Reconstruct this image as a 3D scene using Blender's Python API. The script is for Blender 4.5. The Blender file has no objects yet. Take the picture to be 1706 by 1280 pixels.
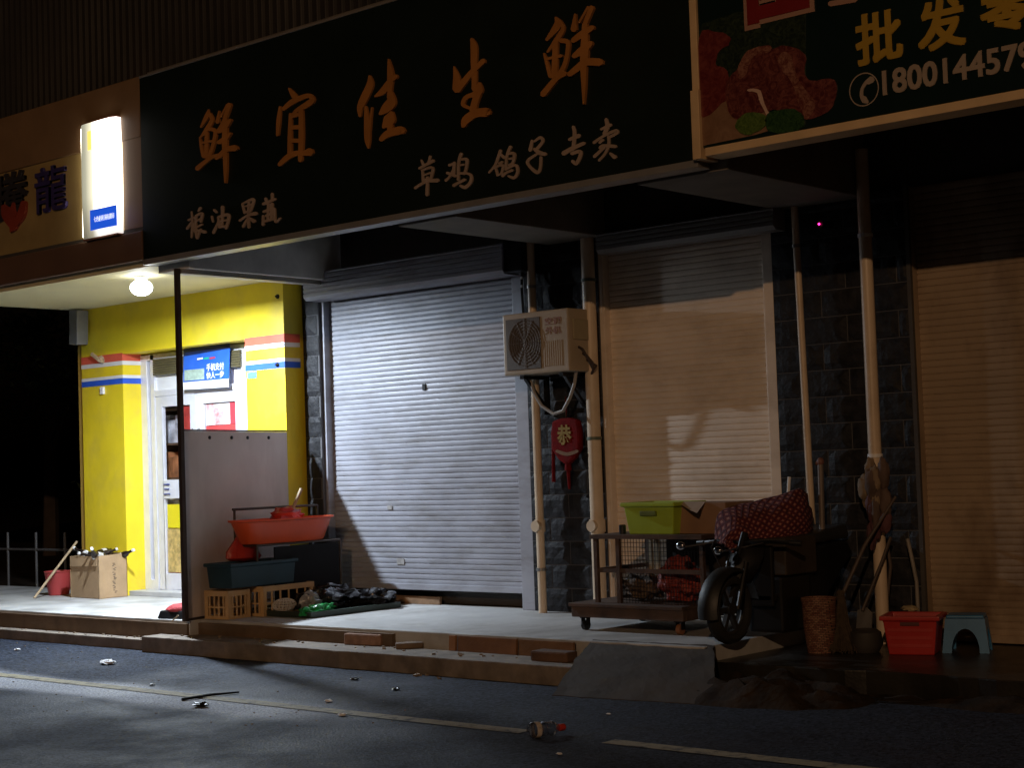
import bpy, bmesh, math, random
from mathutils import Vector, Matrix, noise
random.seed(7)
R = math.radians
C = bpy.context.scene.collection
S = bpy.context.scene

# ------------------------------------------------------------------ camera
YAW, PITCH, ROLL, FPX = R(41.196), R(2.859), R(1.974), 2710.5
FWD = Vector((-math.sin(YAW)*math.cos(PITCH), math.cos(YAW)*math.cos(PITCH), math.sin(PITCH)))
_rt = Vector((math.cos(YAW), math.sin(YAW), 0)); _up = _rt.cross(FWD)
RT = _rt*math.cos(ROLL) - _up*math.sin(ROLL); UP = _up*math.cos(ROLL) + _rt*math.sin(ROLL)
EYE = Vector((0, 0, 1.45))
cd = bpy.data.cameras.new('camera'); cam = bpy.data.objects.new('camera', cd); C.objects.link(cam)
cd.sensor_width = 36; cd.lens = FPX/1706*36; cd.clip_start = .1; cd.clip_end = 2000
m = Matrix((RT, UP, -FWD)).transposed().to_4x4(); m.translation = EYE; cam.matrix_world = m
S.camera = cam

# ------------------------------------------------------------------ night sky
w = bpy.data.worlds.new('World'); S.world = w; w.use_nodes = True
nt = w.node_tree; bg = nt.nodes['Background']
sky = nt.nodes.new('ShaderNodeTexSky'); sky.sky_type = 'NISHITA'; sky.sun_disc = False
sky.sun_elevation = R(-4); sky.sun_rotation = R(200)
nt.links.new(sky.outputs[0], bg.inputs[0]); bg.inputs[1].default_value = 0.05

# ------------------------------------------------------------------ lights: the street lamp across the road
def lamp(name, kind, loc, energy, color, radius=.1):
    l = bpy.data.lights.new(name, kind); l.energy = energy; l.color = color
    l.shadow_soft_size = radius
    o = bpy.data.objects.new(name, l); o.location = loc; C.objects.link(o); return o
street = lamp('street_light', 'POINT', (13.0, -25, 13.2), 9800, (1.0, .61, .34), .2)

S.view_settings.view_transform = 'Standard'; S.view_settings.look = 'None'
S.view_settings.exposure = 0; S.view_settings.gamma = 1
S.cycles.use_denoising = True; S.cycles.max_bounces = 8
S.cycles.sample_clamp_indirect = 4

# ------------------------------------------------------------------ helpers
def ray(x, y): return RT*(x-853) + UP*(640-y) + FWD*FPX
def at_y(x, y, Y): d = ray(x, y); return EYE + d*(Y/d.y)
def at_z(x, y, z): d = ray(x, y); return EYE + d*((z-EYE.z)/d.z)
def at_x(x, y, X): d = ray(x, y); return EYE + d*(X/d.x)

ORG = {}
def thing(name, label, cat, loc=(0, 0, 0), group=None):
    o = bpy.data.objects.new(name, None); C.objects.link(o); o.location = loc; o.empty_display_size = .1
    ORG[o] = Vector(loc); return tag(o, label, cat, group)
def tag(o, label, cat=None, group=None):
    o['label'] = label
    if cat: o['category'] = cat
    if group: o['group'] = group
    return o

class MB:
    def __init__(s): s.v = []; s.f = []
    def add(s, vs, fs):
        n = len(s.v); s.v += [Vector(q) for q in vs]; s.f += [[i+n for i in q] for q in fs]; return s
    def box(s, x0, x1, y0, y1, z0, z1):
        return s.add([(x0,y0,z0),(x1,y0,z0),(x1,y1,z0),(x0,y1,z0),(x0,y0,z1),(x1,y0,z1),(x1,y1,z1),(x0,y1,z1)],
                     [(0,3,2,1),(4,5,6,7),(0,1,5,4),(1,2,6,5),(2,3,7,6),(3,0,4,7)])
    def obox(s, c, size, rz=0, rx=0, ry=0):
        M_ = Matrix.Translation(c) @ Matrix.Rotation(rz, 4, 'Z') @ Matrix.Rotation(rx, 4, 'X') @ Matrix.Rotation(ry, 4, 'Y')
        a, b, d = [q/2 for q in size]
        P = [(-a,-b,-d),(a,-b,-d),(a,b,-d),(-a,b,-d),(-a,-b,d),(a,-b,d),(a,b,d),(-a,b,d)]
        return s.add([M_ @ Vector(q) for q in P], [(0,3,2,1),(4,5,6,7),(0,1,5,4),(1,2,6,5),(2,3,7,6),(3,0,4,7)])
    def taper(s, c, b, t, h, rz=0):      # open-less tapered box: base half sizes b, top half sizes t
        M_ = Matrix.Translation(c) @ Matrix.Rotation(rz, 4, 'Z')
        P = [(-b[0],-b[1],0),(b[0],-b[1],0),(b[0],b[1],0),(-b[0],b[1],0),(-t[0],-t[1],h),(t[0],-t[1],h),(t[0],t[1],h),(-t[0],t[1],h)]
        return s.add([M_ @ Vector(q) for q in P], [(0,3,2,1),(4,5,6,7),(0,1,5,4),(1,2,6,5),(2,3,7,6),(3,0,4,7)])
    def tube(s, pts, r, n=10, caps=True):
        pts = [Vector(p) for p in pts]; rs = r if isinstance(r, (list, tuple)) else [r]*len(pts)
        n0 = len(s.v); ref = None
        for i, p in enumerate(pts):
            t = (pts[min(i+1, len(pts)-1)] - pts[max(i-1, 0)]).normalized()
            if ref is None: ref = Vector((0, 0, 1)) if abs(t.z) < .9 else Vector((1, 0, 0))
            u = (ref - t*ref.dot(t)).normalized(); ref = u; q = t.cross(u)
            for k in range(n):
                a = 2*math.pi*k/n; s.v.append(p + (u*math.cos(a) + q*math.sin(a))*rs[i])
        for i in range(len(pts)-1):
            for k in range(n):
                a = n0+i*n+k; b = n0+i*n+(k+1) % n; s.f.append([a, b, b+n, a+n])
        if caps:
            s.f.append([n0+k for k in range(n)][::-1]); s.f.append([n0+(len(pts)-1)*n+k for k in range(n)])
        return s
    def lathe(s, prof, c, n=20, M_=None, sq=0):
        n0 = len(s.v); c = Vector(c); M_ = M_ or Matrix.Identity(3)
        for r, z in prof:
            for k in range(n):
                a = 2*math.pi*k/n; s.v.append(c + M_ @ Vector((r*math.cos(a), r*math.sin(a), z)))
        for i in range(len(prof)-1):
            for k in range(n):
                a = n0+i*n+k; b = n0+i*n+(k+1) % n; s.f.append([a, b, b+n, a+n])
        s.f.append([n0+k for k in range(n)][::-1]); s.f.append([n0+(len(prof)-1)*n+k for k in range(n)])
        return s
    def prism(s, pts, ext):
        pts = [Vector(p) for p in pts]; e = Vector(ext); n = len(pts)
        return s.add(pts + [p+e for p in pts], [list(range(n))[::-1], [n+i for i in range(n)]] +
                     [[i, (i+1) % n, n+(i+1) % n, n+i] for i in range(n)])
    def blob(s, c, r, seed=0, amp=.15, fr=3., nu=18, nv=10):
        n0 = len(s.v); c = Vector(c); r = Vector(r)
        for i in range(nv+1):
            t = math.pi*i/nv
            for k in range(nu):
                a = 2*math.pi*k/nu; d = Vector((math.sin(t)*math.cos(a), math.sin(t)*math.sin(a), -math.cos(t)))
                q = 1 + amp*noise.noise(d*fr + Vector((seed*7.3, seed*3.1, 0)))*1.6
                s.v.append(c + Vector((d.x*r.x, d.y*r.y, d.z*r.z))*q)
        for i in range(nv):
            for k in range(nu):
                a = n0+i*nu+k; b = n0+i*nu+(k+1) % nu; s.f.append([a, b, b+nu, a+nu])
        return s
    def build(s, name, mat, parent=None, smooth=False, bevel=0, recalc=True):
        if parent is not None: org = ORG[parent]
        else:
            lo = Vector([min(v[i] for v in s.v) for i in range(3)]); hi = Vector([max(v[i] for v in s.v) for i in range(3)])
            org = Vector(((lo.x+hi.x)/2, (lo.y+hi.y)/2, lo.z))
        me = bpy.data.meshes.new(name)
        me.from_pydata([tuple(v-org) for v in s.v], [], s.f)
        bm = bmesh.new(); bm.from_mesh(me)
        bmesh.ops.remove_doubles(bm, verts=bm.verts, dist=1e-6)
        if recalc: bmesh.ops.recalc_face_normals(bm, faces=bm.faces)
        if bevel:
            ed = [e for e in bm.edges if len(e.link_faces) == 2 and e.calc_face_angle(0) > .5]
            bmesh.ops.bevel(bm, geom=ed, offset=bevel, segments=2, affect='EDGES', profile=.6, clamp_overlap=True)
        bm.to_mesh(me); bm.free()
        if smooth:
            me.polygons.foreach_set('use_smooth', [True]*len(me.polygons))
            try: me.set_sharp_from_angle(angle=R(40))
            except Exception: pass
        me.materials.append(mat)
        o = bpy.data.objects.new(name, me); C.objects.link(o)
        if parent is not None: o.parent = parent
        else: o.location = org
        ORG[o] = org
        return o

MATS = {}
def M(name, col, rough=.6, metal=0., var=.2, scale=5., bump=.1, bscale=60., dirt=None, damt=.5, dscale=1.3, dstretch=(1,1,1), spec=.5, emit=None, estr=0, coat=0):
    """Procedural painted/worn surface: fine colour noise, larger dirt patches, bumpiness."""
    if name in MATS: return MATS[name]
    mt = bpy.data.materials.new(name); mt.use_nodes = True; t = mt.node_tree; N = t.nodes; L = t.links
    b = N['Principled BSDF']; tc = N.new('ShaderNodeTexCoord')
    n1 = N.new('ShaderNodeTexNoise'); n1.inputs['Scale'].default_value = scale; n1.inputs['Detail'].default_value = 6
    L.new(tc.outputs['Object'], n1.inputs['Vector'])
    r1 = N.new('ShaderNodeValToRGB'); e = r1.color_ramp.elements
    e[0].position = .3; e[1].position = .7
    e[0].color = [max(0, c*(1-var)) for c in col[:3]]+[1]; e[1].color = [min(1, c*(1+var)) for c in col[:3]]+[1]
    L.new(n1.outputs[0], r1.inputs[0]); out = r1.outputs[0]
    if dirt:
        mp = N.new('ShaderNodeMapping'); mp.inputs['Scale'].default_value = dstretch
        L.new(tc.outputs['Object'], mp.inputs[0])
        n2 = N.new('ShaderNodeTexNoise'); n2.inputs['Scale'].default_value = dscale; n2.inputs['Detail'].default_value = 8; n2.inputs['Roughness'].default_value = .65
        L.new(mp.outputs[0], n2.inputs['Vector'])
        r2 = N.new('ShaderNodeValToRGB'); r2.color_ramp.elements[0].position = .48; r2.color_ramp.elements[1].position = .68
        r2.color_ramp.elements[1].color = (damt, damt, damt, 1)
        L.new(n2.outputs[0], r2.inputs[0])
        mx = N.new('ShaderNodeMixRGB'); mx.inputs[2].default_value = list(dirt)+[1]
        L.new(r2.outputs[0], mx.inputs[0]); L.new(out, mx.inputs[1]); out = mx.outputs[0]
    L.new(out, b.inputs['Base Color'])
    rm = N.new('ShaderNodeMapRange'); rm.inputs[3].default_value = max(0, rough-.1); rm.inputs[4].default_value = min(1, rough+.1)
    L.new(n1.outputs[0], rm.inputs[0]); L.new(rm.outputs[0], b.inputs['Roughness'])
    b.inputs['Metallic'].default_value = metal; b.inputs['Specular IOR Level'].default_value = spec
    if coat: b.inputs['Coat Weight'].default_value = coat
    if bump:
        n3 = N.new('ShaderNodeTexNoise'); n3.inputs['Scale'].default_value = bscale; n3.inputs['Detail'].default_value = 5
        L.new(tc.outputs['Object'], n3.inputs['Vector'])
        bp = N.new('ShaderNodeBump'); bp.inputs['Strength'].default_value = bump; bp.inputs['Distance'].default_value = .01
        L.new(n3.outputs[0], bp.inputs['Height']); L.new(bp.outputs[0], b.inputs['Normal'])
    if emit:
        b.inputs['Emission Color'].default_value = list(emit)+[1]; b.inputs['Emission Strength'].default_value = estr
    MATS[name] = mt; return mt

def glass(name, tint=(1, 1, 1), refl=.08):
    if name in MATS: return MATS[name]
    mt = bpy.data.materials.new(name); mt.use_nodes = True; t = mt.node_tree; N = t.nodes; L = t.links
    for n in list(N): N.remove(n)
    o = N.new('ShaderNodeOutputMaterial'); mx = N.new('ShaderNodeMixShader'); tr = N.new('ShaderNodeBsdfTransparent'); gl = N.new('ShaderNodeBsdfGlossy')
    fr0 = N.new('ShaderNodeLayerWeight'); fr0.inputs[0].default_value = .12
    fr = N.new('ShaderNodeMath'); fr.operation = 'MULTIPLY'; fr.inputs[1].default_value = .6; L.new(fr0.outputs['Facing'], fr.inputs[0])
    tr.inputs[0].default_value = list(tint)+[1]; gl.inputs['Roughness'].default_value = .03
    L.new(fr.outputs[0], mx.inputs[0]); L.new(tr.outputs[0], mx.inputs[1]); L.new(gl.outputs[0], mx.inputs[2]); L.new(mx.outputs[0], o.inputs[0])
    MATS[name] = mt; return mt

# ---- brush and print lettering
def catmull(P, k=5):
    if len(P) < 3: k2 = 4; return [[P[0][j]+(P[1][j]-P[0][j])*i/k2 for j in range(3)] for i in range(k2+1)]
    out = []
    for i in range(len(P)-1):
        p0 = P[max(i-1, 0)]; p1 = P[i]; p2 = P[i+1]; p3 = P[min(i+2, len(P)-1)]
        for s in range(k):
            t = s/k
            out.append([.5*((2*p1[j]) + (-p0[j]+p2[j])*t + (2*p0[j]-5*p1[j]+4*p2[j]-p3[j])*t*t + (-p0[j]+3*p1[j]-3*p2[j]+p3[j])*t**3) for j in range(3)])
    out.append(list(P[-1])); return out

def brush(mb, strokes, Y, depth=.012):
    """strokes in photograph pixels: lists of (x, y, width) -> raised letter strokes on the vertical plane Y."""
    for si, st in enumerate(strokes):
        Q = catmull(st)
        a, b = Q[0], Q[1]; d = Vector((a[0]-b[0], a[1]-b[1])).normalized()*a[2]*.4
        Q.insert(0, [a[0]+d.x, a[1]+d.y, a[2]*.45])
        a, b = Q[-1], Q[-2]; d = Vector((a[0]-b[0], a[1]-b[1])).normalized()*a[2]*.4
        Q.append([a[0]+d.x, a[1]+d.y, a[2]*.45])
        Lp, Rp = [], []
        for i, q in enumerate(Q):
            u = Q[min(i+1, len(Q)-1)]; v = Q[max(i-1, 0)]
            t = Vector((u[0]-v[0], u[1]-v[1]))
            if t.length < 1e-6: t = Vector((1, 0))
            n = Vector((-t.y, t.x)).normalized()*q[2]*.5
            Lp.append(at_y(q[0]+n.x, q[1]+n.y, Y)); Rp.append(at_y(q[0]-n.x, q[1]-n.y, Y))
        k = len(Q); off = Vector((0, -depth - si*.0005, 0))
        n0 = len(mb.v)
        mb.v += [p+off for p in Lp] + [p+off for p in Rp] + [p.copy() for p in Lp] + [p.copy() for p in Rp]
        for i in range(k-1):
            mb.f += [[n0+i, n0+i+1, n0+k+i+1, n0+k+i], [n0+i, n0+2*k+i, n0+2*k+i+1, n0+i+1], [n0+k+i, n0+k+i+1, n0+3*k+i+1, n0+3*k+i]]
        mb.f += [[n0, n0+k, n0+3*k, n0+2*k], [n0+k-1, n0+3*k-1, n0+4*k-1, n0+2*k-1]]
    return mb

def sc(x0, y0, s, strokes): return [[(x0+x/s, y0+y/s, w_/s) for x, y, w_ in st] for st in strokes]

def letters(name, text, mat, parent, X0, X1, z0, z1, Y, offset=0., depth=.01, shear=0., Yaxis=None, label=None, bold=0.):
    """printed characters fitted into a rectangle; facing -Y at plane Y, or facing +X at plane X=Yaxis."""
    cu = bpy.data.curves.new('tmp', 'FONT'); cu.body = text; cu.size = 1; cu.offset = offset; cu.extrude = .02; cu.resolution_u = 3; cu.shear = shear
    ob = bpy.data.objects.new('tmp', cu); C.objects.link(ob)
    dg = bpy.context.evaluated_depsgraph_get(); me = bpy.data.meshes.new_from_object(ob.evaluated_get(dg))
    bpy.data.objects.remove(ob)
    xs = [v.co.x for v in me.vertices]; ys = [v.co.y for v in me.vertices]; zs = [v.co.z for v in me.vertices]
    ax, bx, ay, by, az, bz = min(xs), max(xs), min(ys), max(ys), min(zs), max(zs)
    mb = MB(); vs = []
    for v in me.vertices:
        fx = (v.co.x-ax)/(bx-ax); fy = (v.co.y-ay)/(by-ay); fz = (v.co.z-az)/(bz-az)
        if Yaxis is None: vs.append((X0+(X1-X0)*fx, Y-.001-depth*fz, z0+(z1-z0)*fy))
        else: vs.append((Yaxis+.001+depth*fz, X0+(X1-X0)*fx, z0+(z1-z0)*fy))
    fs = [list(p.vertices) for p in me.polygons]; bpy.data.meshes.remove(me)
    W_ = bold*(X1-X0)/max(1, len(text))
    for i, (dx, dz) in enumerate([(0, 0)] if not bold else [(-1, -1), (1, -1), (1, 1), (-1, 1), (0, 0), (1, 0), (-1, 0), (0, 1), (0, -1)]):
        mb.add([(v[0]+dx*W_, v[1]-i*.0003, v[2]+dz*W_) for v in vs], fs)
    return mb.build(name, mat, parent, recalc=False)

def quad_px(px0, py0, px1, py1, Y):
    a = at_y(px0, (py0+py1)/2, Y); b = at_y(px1, (py0+py1)/2, Y); t = at_y((px0+px1)/2, py0, Y); u = at_y((px0+px1)/2, py1, Y)
    return a.x, b.x, u.z, t.z

# ------------------------------------------------------------------ materials
def asphalt():
    mt = bpy.data.materials.new('asphalt'); mt.use_nodes = True; t = mt.node_tree; N = t.nodes; L = t.links; b = N['Principled BSDF']
    tc = N.new('ShaderNodeTexCoord')
    def nz(s, d=5, r=.6):
        n = N.new('ShaderNodeTexNoise'); n.inputs['Scale'].default_value = s; n.inputs['Detail'].default_value = d; n.inputs['Roughness'].default_value = r
        L.new(tc.outputs['Object'], n.inputs['Vector']); return n.outputs[0]
    vo = N.new('ShaderNodeTexVoronoi'); vo.inputs['Scale'].default_value = 62; L.new(tc.outputs['Object'], vo.inputs['Vector'])
    r = N.new('ShaderNodeValToRGB'); r.color_ramp.elements[0].color = (.002, .0026, .004, 1); r.color_ramp.elements[1].color = (.048, .060, .090, 1)
    b.inputs['Specular IOR Level'].default_value = .22
    r.color_ramp.elements[0].position = .2; r.color_ramp.elements[1].position = .8
    mx = N.new('ShaderNodeMixRGB'); mx.inputs[0].default_value = .2
    L.new(vo.outputs['Color'], mx.inputs[1]); L.new(nz(1.2, 8), mx.inputs[2]); L.new(mx.outputs[0], r.inputs[0])
    sx_ = N.new('ShaderNodeSeparateXYZ'); ge = N.new('ShaderNodeNewGeometry'); L.new(ge.outputs['Position'], sx_.inputs[0])
    def mr(src, a0, a1, b0, b1):
        q = N.new('ShaderNodeMapRange'); q.interpolation_type = 'SMOOTHSTEP'
        for k_, v_ in zip((1, 2, 3, 4), (a0, a1, b0, b1)): q.inputs[k_].default_value = v_
        L.new(src, q.inputs[0]); return q.outputs[0]
    def mu(a_, b_, op='MULTIPLY'):
        q = N.new('ShaderNodeMath'); q.operation = op
        for k_, v_ in enumerate((a_, b_)):
            if isinstance(v_, (int, float)): q.inputs[k_].default_value = v_
            else: L.new(v_, q.inputs[k_])
        return q.outputs[0]
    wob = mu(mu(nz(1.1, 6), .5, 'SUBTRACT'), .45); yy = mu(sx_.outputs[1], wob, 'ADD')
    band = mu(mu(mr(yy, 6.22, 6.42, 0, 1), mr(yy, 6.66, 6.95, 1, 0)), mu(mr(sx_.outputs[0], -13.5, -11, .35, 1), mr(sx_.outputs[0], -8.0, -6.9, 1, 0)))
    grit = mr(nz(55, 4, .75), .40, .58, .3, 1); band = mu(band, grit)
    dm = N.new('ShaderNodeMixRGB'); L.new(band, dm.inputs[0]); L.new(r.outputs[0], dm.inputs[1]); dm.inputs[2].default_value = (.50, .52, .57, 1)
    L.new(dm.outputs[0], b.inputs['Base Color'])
    r2 = N.new('ShaderNodeValToRGB'); r2.color_ramp.elements[0].position = .38; r2.color_ramp.elements[1].position = .62
    r2.color_ramp.elements[0].color = (.58,)*3+(1,); r2.color_ramp.elements[1].color = (.85,)*3+(1,)
    L.new(nz(.8, 6), r2.inputs[0]); L.new(r2.outputs[0], b.inputs['Roughness'])
    ad = N.new('ShaderNodeMath'); ad.operation = 'ADD'; L.new(vo.outputs['Distance'], ad.inputs[0]); L.new(nz(110), ad.inputs[1])
    bp = N.new('ShaderNodeBump'); bp.inputs['Strength'].default_value = .35; bp.inputs['Distance'].default_value = .006
    L.new(ad.outputs[0], bp.inputs['Height']); L.new(bp.outputs[0], b.inputs['Normal'])
    return mt
ASPH = asphalt()
def worn_paint():
    mt = bpy.data.materials.new('worn_line_paint'); mt.use_nodes = True; t = mt.node_tree; N = t.nodes; L = t.links; b = N['Principled BSDF']
    tc = N.new('ShaderNodeTexCoord'); n = N.new('ShaderNodeTexNoise'); n.inputs['Scale'].default_value = 9; n.inputs['Detail'].default_value = 9; n.inputs['Roughness'].default_value = .7
    L.new(tc.outputs['Object'], n.inputs['Vector'])
    r = N.new('ShaderNodeValToRGB'); r.color_ramp.elements[0].position = .36; r.color_ramp.elements[1].position = .5
    r.color_ramp.elements[0].color = (.07, .068, .06, 1); r.color_ramp.elements[1].color = (.34, .30, .20, 1)
    L.new(n.outputs[0], r.inputs[0]); L.new(r.outputs[0], b.inputs['Base Color']); b.inputs['Roughness'].default_value = .75
    n3 = N.new('ShaderNodeTexNoise'); n3.inputs['Scale'].default_value = 90; L.new(tc.outputs['Object'], n3.inputs['Vector'])
    bp = N.new('ShaderNodeBump'); bp.inputs['Strength'].default_value = .4; bp.inputs['Distance'].default_value = .01
    L.new(n3.outputs[0], bp.inputs['Height']); L.new(bp.outputs[0], b.inputs['Normal'])
    return mt
CONC = M('platform_concrete', (.47, .47, .46), .62, var=.18, scale=3, bump=.15, bscale=45, dirt=(.16, .14, .12), damt=.55, dscale=1.6)
CONC2 = M('curb_concrete', (.21, .175, .14), .8, var=.3, scale=7, bump=.4, bscale=30, dirt=(.10, .08, .06), damt=.6, dscale=3)
FACEB = M('platform_edge', (.15, .098, .06), .85, var=.3, scale=6, bump=.5, bscale=25, dirt=(.08, .06, .04), damt=.6, dscale=3)
SOIL = M('wet_soil', (.032, .022, .014), .92, spec=.15, var=.5, scale=9, bump=.8, bscale=25)
DARKSLAB = M('wet_dark_floor', (.018, .016, .012), .38, var=.35, scale=4, bump=.25, bscale=30)
YEL = M('yellow_wall_paint', (.80, .62, .02), .55, var=.06, scale=3, bump=.12, bscale=70, dirt=(.50, .38, .09), damt=.55, dscale=1.3, dstretch=(1, 1, .8))
WHITE = M('white_paint', (.78, .79, .80), .5, var=.05, bump=.05)
RED = M('red_stripe_paint', (.70, .12, .07), .5, var=.1)
BLUE = M('blue_stripe_paint', (.03, .11, .62), .5, var=.1)
ALU = M('door_aluminium', (.76, .77, .84), .38, metal=.25, var=.06, scale=8, bump=.02)
DKSLAT = M('olive_shade_slats', (.10, .085, .04), .6, var=.2)
STONE = M('rock_face_stone', (.016, .0165, .019), .6, var=.5, scale=14, bump=.8, bscale=24, spec=.25)
MORT = M('pale_mortar', (.085, .085, .09), .85, var=.2, bump=.3)
SHUT = M('shutter_white_paint', (.33, .34, .385), .45, metal=.1, var=.09, scale=2.5, bump=.12, bscale=9, dirt=(.17, .16, .15), damt=.55, dscale=2.6, dstretch=(.8, .8, 3.2))
SHUT2 = M('shutter_cream_paint', (.78, .67, .55), .45, metal=.1, var=.07, scale=2.5, bump=.1, bscale=9, dirt=(.36, .27, .18), damt=.4, dscale=1.6, dstretch=(1, 1, 2))
SHUT3 = M('shutter_brown_paint', (.36, .27, .18), .5, metal=.1, var=.1, scale=2.5, bump=.1, bscale=9, dirt=(.13, .075, .04), damt=.75, dscale=1.1, dstretch=(1.4, 1, .8))
CANOPY = M('lit_beam_plaster', (.68, .67, .64), .8, var=.15, scale=4, bump=.15, dirt=(.18, .16, .13), damt=.5)
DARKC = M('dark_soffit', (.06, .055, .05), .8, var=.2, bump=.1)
TAN = M('tan_fascia', (.21, .125, .062), .6, var=.1, scale=3, bump=.06, dirt=(.11, .06, .03), damt=.5, dscale=.9)
TANY = M('yellow_fascia', (.34, .245, .10), .5, var=.1, scale=3, bump=.06, dirt=(.16, .10, .04), damt=.5, dscale=.9)
REDBROWN = M('red_brown_fascia', (.12, .066, .042), .6, var=.12, scale=3, bump=.06)
SOFF = M('cream_soffit', (.62, .56, .34), .6, var=.06, scale=3, bump=.05)
SIGNBLK = M('dark_green_sign_face', (.005, .010, .007), .5, spec=.3, var=.15, scale=2, bump=.03, bscale=8)
GOLD = M('orange_gold_letter', (.40, .165, .038), .5, var=.14, scale=4, bump=.05, metal=.1)
CREAML = M('pale_pink_letter', (.34, .255, .20), .5, var=.12, scale=9, bump=.05)
TRIM = M('sign_aluminium_trim', (.24, .23, .22), .45, metal=.3, var=.1)
OTRIM = M('pale_sign_trim', (.70, .50, .28), .5, metal=.1, var=.12, scale=4)
PIPE = M('cream_pvc_pipe', (.62, .50, .36), .4, var=.08, scale=4, bump=.04, dirt=(.42, .31, .2), damt=.5, dscale=3)
BLK = M('black_plastic', (.012, .012, .013), .38, var=.3, bump=.05)
BLKM = M('black_metal', (.02, .02, .021), .35, metal=.6, var=.3, bump=.05)
STEEL = M('dull_steel', (.30, .29, .28), .4, metal=.7, var=.2, bump=.05)
CHROME = M('chrome', (.7, .7, .72), .12, metal=1, var=.05, bump=0)
WOOD = M('dark_cart_wood', (.075, .045, .03), .7, var=.4, scale=8, bump=.3)
PWOOD = M('pale_wood', (.42, .32, .2), .7, var=.25, scale=9, bump=.2)
BRICK = M('brown_brick', (.26, .15, .10), .85, var=.3, scale=12, bump=.5, bscale=40)
CARD = M('brown_cardboard', (.40, .27, .15), .75, var=.12, scale=5, bump=.08, dirt=(.25, .16, .09), damt=.45, dscale=3)
CREAMC = M('cream_crate_plastic', (.55, .36, .17), .5, var=.15, bump=.05)
TEAL = M('dark_teal_plastic', (.012, .04, .055), .45, var=.2, bump=.05)
REDP = M('red_plastic', (.52, .035, .018), .38, var=.1, bump=.03)
REDO = M('orange_red_basin', (.68, .09, .025), .35, var=.08, bump=.02)
LIME = M('lime_green_plastic', (.36, .50, .04), .42, var=.08, bump=.03)
BLUEP = M('blue_grey_plastic', (.035, .17, .36), .38, var=.15, bump=.03)
GREENB = M('green_bottle_plastic', (.02, .28, .07), .22, var=.2, bump=.25, bscale=25)
CREAM_AC = M('cream_enamel', (.38, .31, .22), .42, var=.05, bump=.03, dirt=(.40, .31, .22), damt=.4, dscale=3)
PRINT_W = M('white_print', (.80, .82, .84), .45, var=.04, bump=0)
PANELM = M('grey_brown_panel', (.74, .66, .60), .6, var=.07, scale=2, bump=.05, dirt=(.5, .42, .36), damt=.5, dscale=1.4, dstretch=(1, 1, .4))
BLACKBAG = M('black_polythene', (.012, .012, .014), .18, var=.3, bump=.9, bscale=18)
REDBAG = M('thin_red_polythene', (.42, .03, .02), .35, var=.2, bump=.6, bscale=20)
STRAW = M('broom_straw', (.055, .038, .022), .85, var=.4, scale=30, bump=.6)
LITTER = M('white_paper', (.75, .75, .76), .7, var=.05, bump=.2, bscale=20)

# ================================================================== SETTING
def struct(name, mb, mat, **k):
    o = mb.build(name, mat, None, **k); o['kind'] = 'structure'; return o
g = MB(); g.add([(-250, -200, -.02), (250, -200, -.02), (250, 300, -.02), (-250, 300, -.02)], [(0, 1, 2, 3)])
struct('ground', g, SOIL)
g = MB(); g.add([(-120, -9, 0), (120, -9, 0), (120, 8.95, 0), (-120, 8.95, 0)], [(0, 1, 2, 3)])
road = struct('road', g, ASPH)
g = MB()
for a, b in ((-60, -5.86), (-5.28, 40)):
    ya = 6.76-.018*(a+9) if a > -12 else 6.82; yb = 6.76-.018*(b+9) if b < 2 else 6.6
    n = 14
    for i in range(n):
        xa = a+(b-a)*i/n; xb = a+(b-a)*(i+1)/n; za = ya+(yb-ya)*i/n; zb = ya+(yb-ya)*(i+1)/n
        g.add([(xa, za-.06, .004), (xb, zb-.06, .004), (xb, zb+.06, .004), (xa, za+.06, .004)], [(0, 1, 2, 3)])
struct('road_line', g, worn_paint())

def slab(name, pts, z0, z1, mat, seed=0, amp=.012, step=.12, edge=None):
    """slab whose front edge (pts[0] -> pts[1]) is chipped and uneven"""
    a, b = Vector(pts[0]), Vector(pts[1]); n = max(2, int((b-a).length/step)); fr = []
    for i in range(n+1):
        p = a.lerp(b, i/n); j = noise.noise(Vector((p.x*2.3, seed*5.1, 0)))*amp*1.5 + noise.noise(Vector((p.x*9, seed, 3)))*amp
        fr.append((p.x, p.y+j))
    poly = fr + [tuple(q) for q in pts[2:]]
    mb = MB(); mb.prism([(x, y, z0) for x, y in poly], (0, 0, z1-z0)); return struct(name, mb, mat, bevel=.008)
slab('shop_platform', [(-60, 8.41), (-11.02, 8.42), (-11.02, 10.4), (-60, 10.4)], 0, .25, CONC, 1)
slab('shop_platform', [(-11.02, 8.55), (-6.0, 8.62), (-6.0, 10.4), (-11.02, 10.4)], 0, .249, CONC, 2)
# brown rendered faces of the platform, proud of the slab
mb = MB(); mb.prism([(-60, 8.39, 0), (-11.03, 8.40, 0), (-11.03, 8.43, 0), (-60, 8.42, 0)], (0, 0, .225)); struct('platform_riser', mb, FACEB)
mb = MB(); mb.prism([(-11.03, 8.51, 0), (-8.75, 8.54, 0), (-8.75, 8.6, 0), (-11.03, 8.58, 0)], (0, 0, .225)); struct('platform_riser', mb, FACEB)
slab('kerb_ledge', [(-60, 8.26), (-11.40, 8.27), (-11.4, 8.40), (-60, 8.41)], 0, .09, CONC2, 3, .01)
slab('kerb_ledge', [(-11.38, 8.2), (-6.75, 8.19), (-6.85, 8.56), (-11.38, 8.54)], 0, .13, CONC2, 4, .014)
slab('side_floor', [(-6.0, 8.72), (14, 8.85), (14, 10.4), (-6.0, 10.4)], 0, .15, DARKSLAB, 5, .03)
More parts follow.
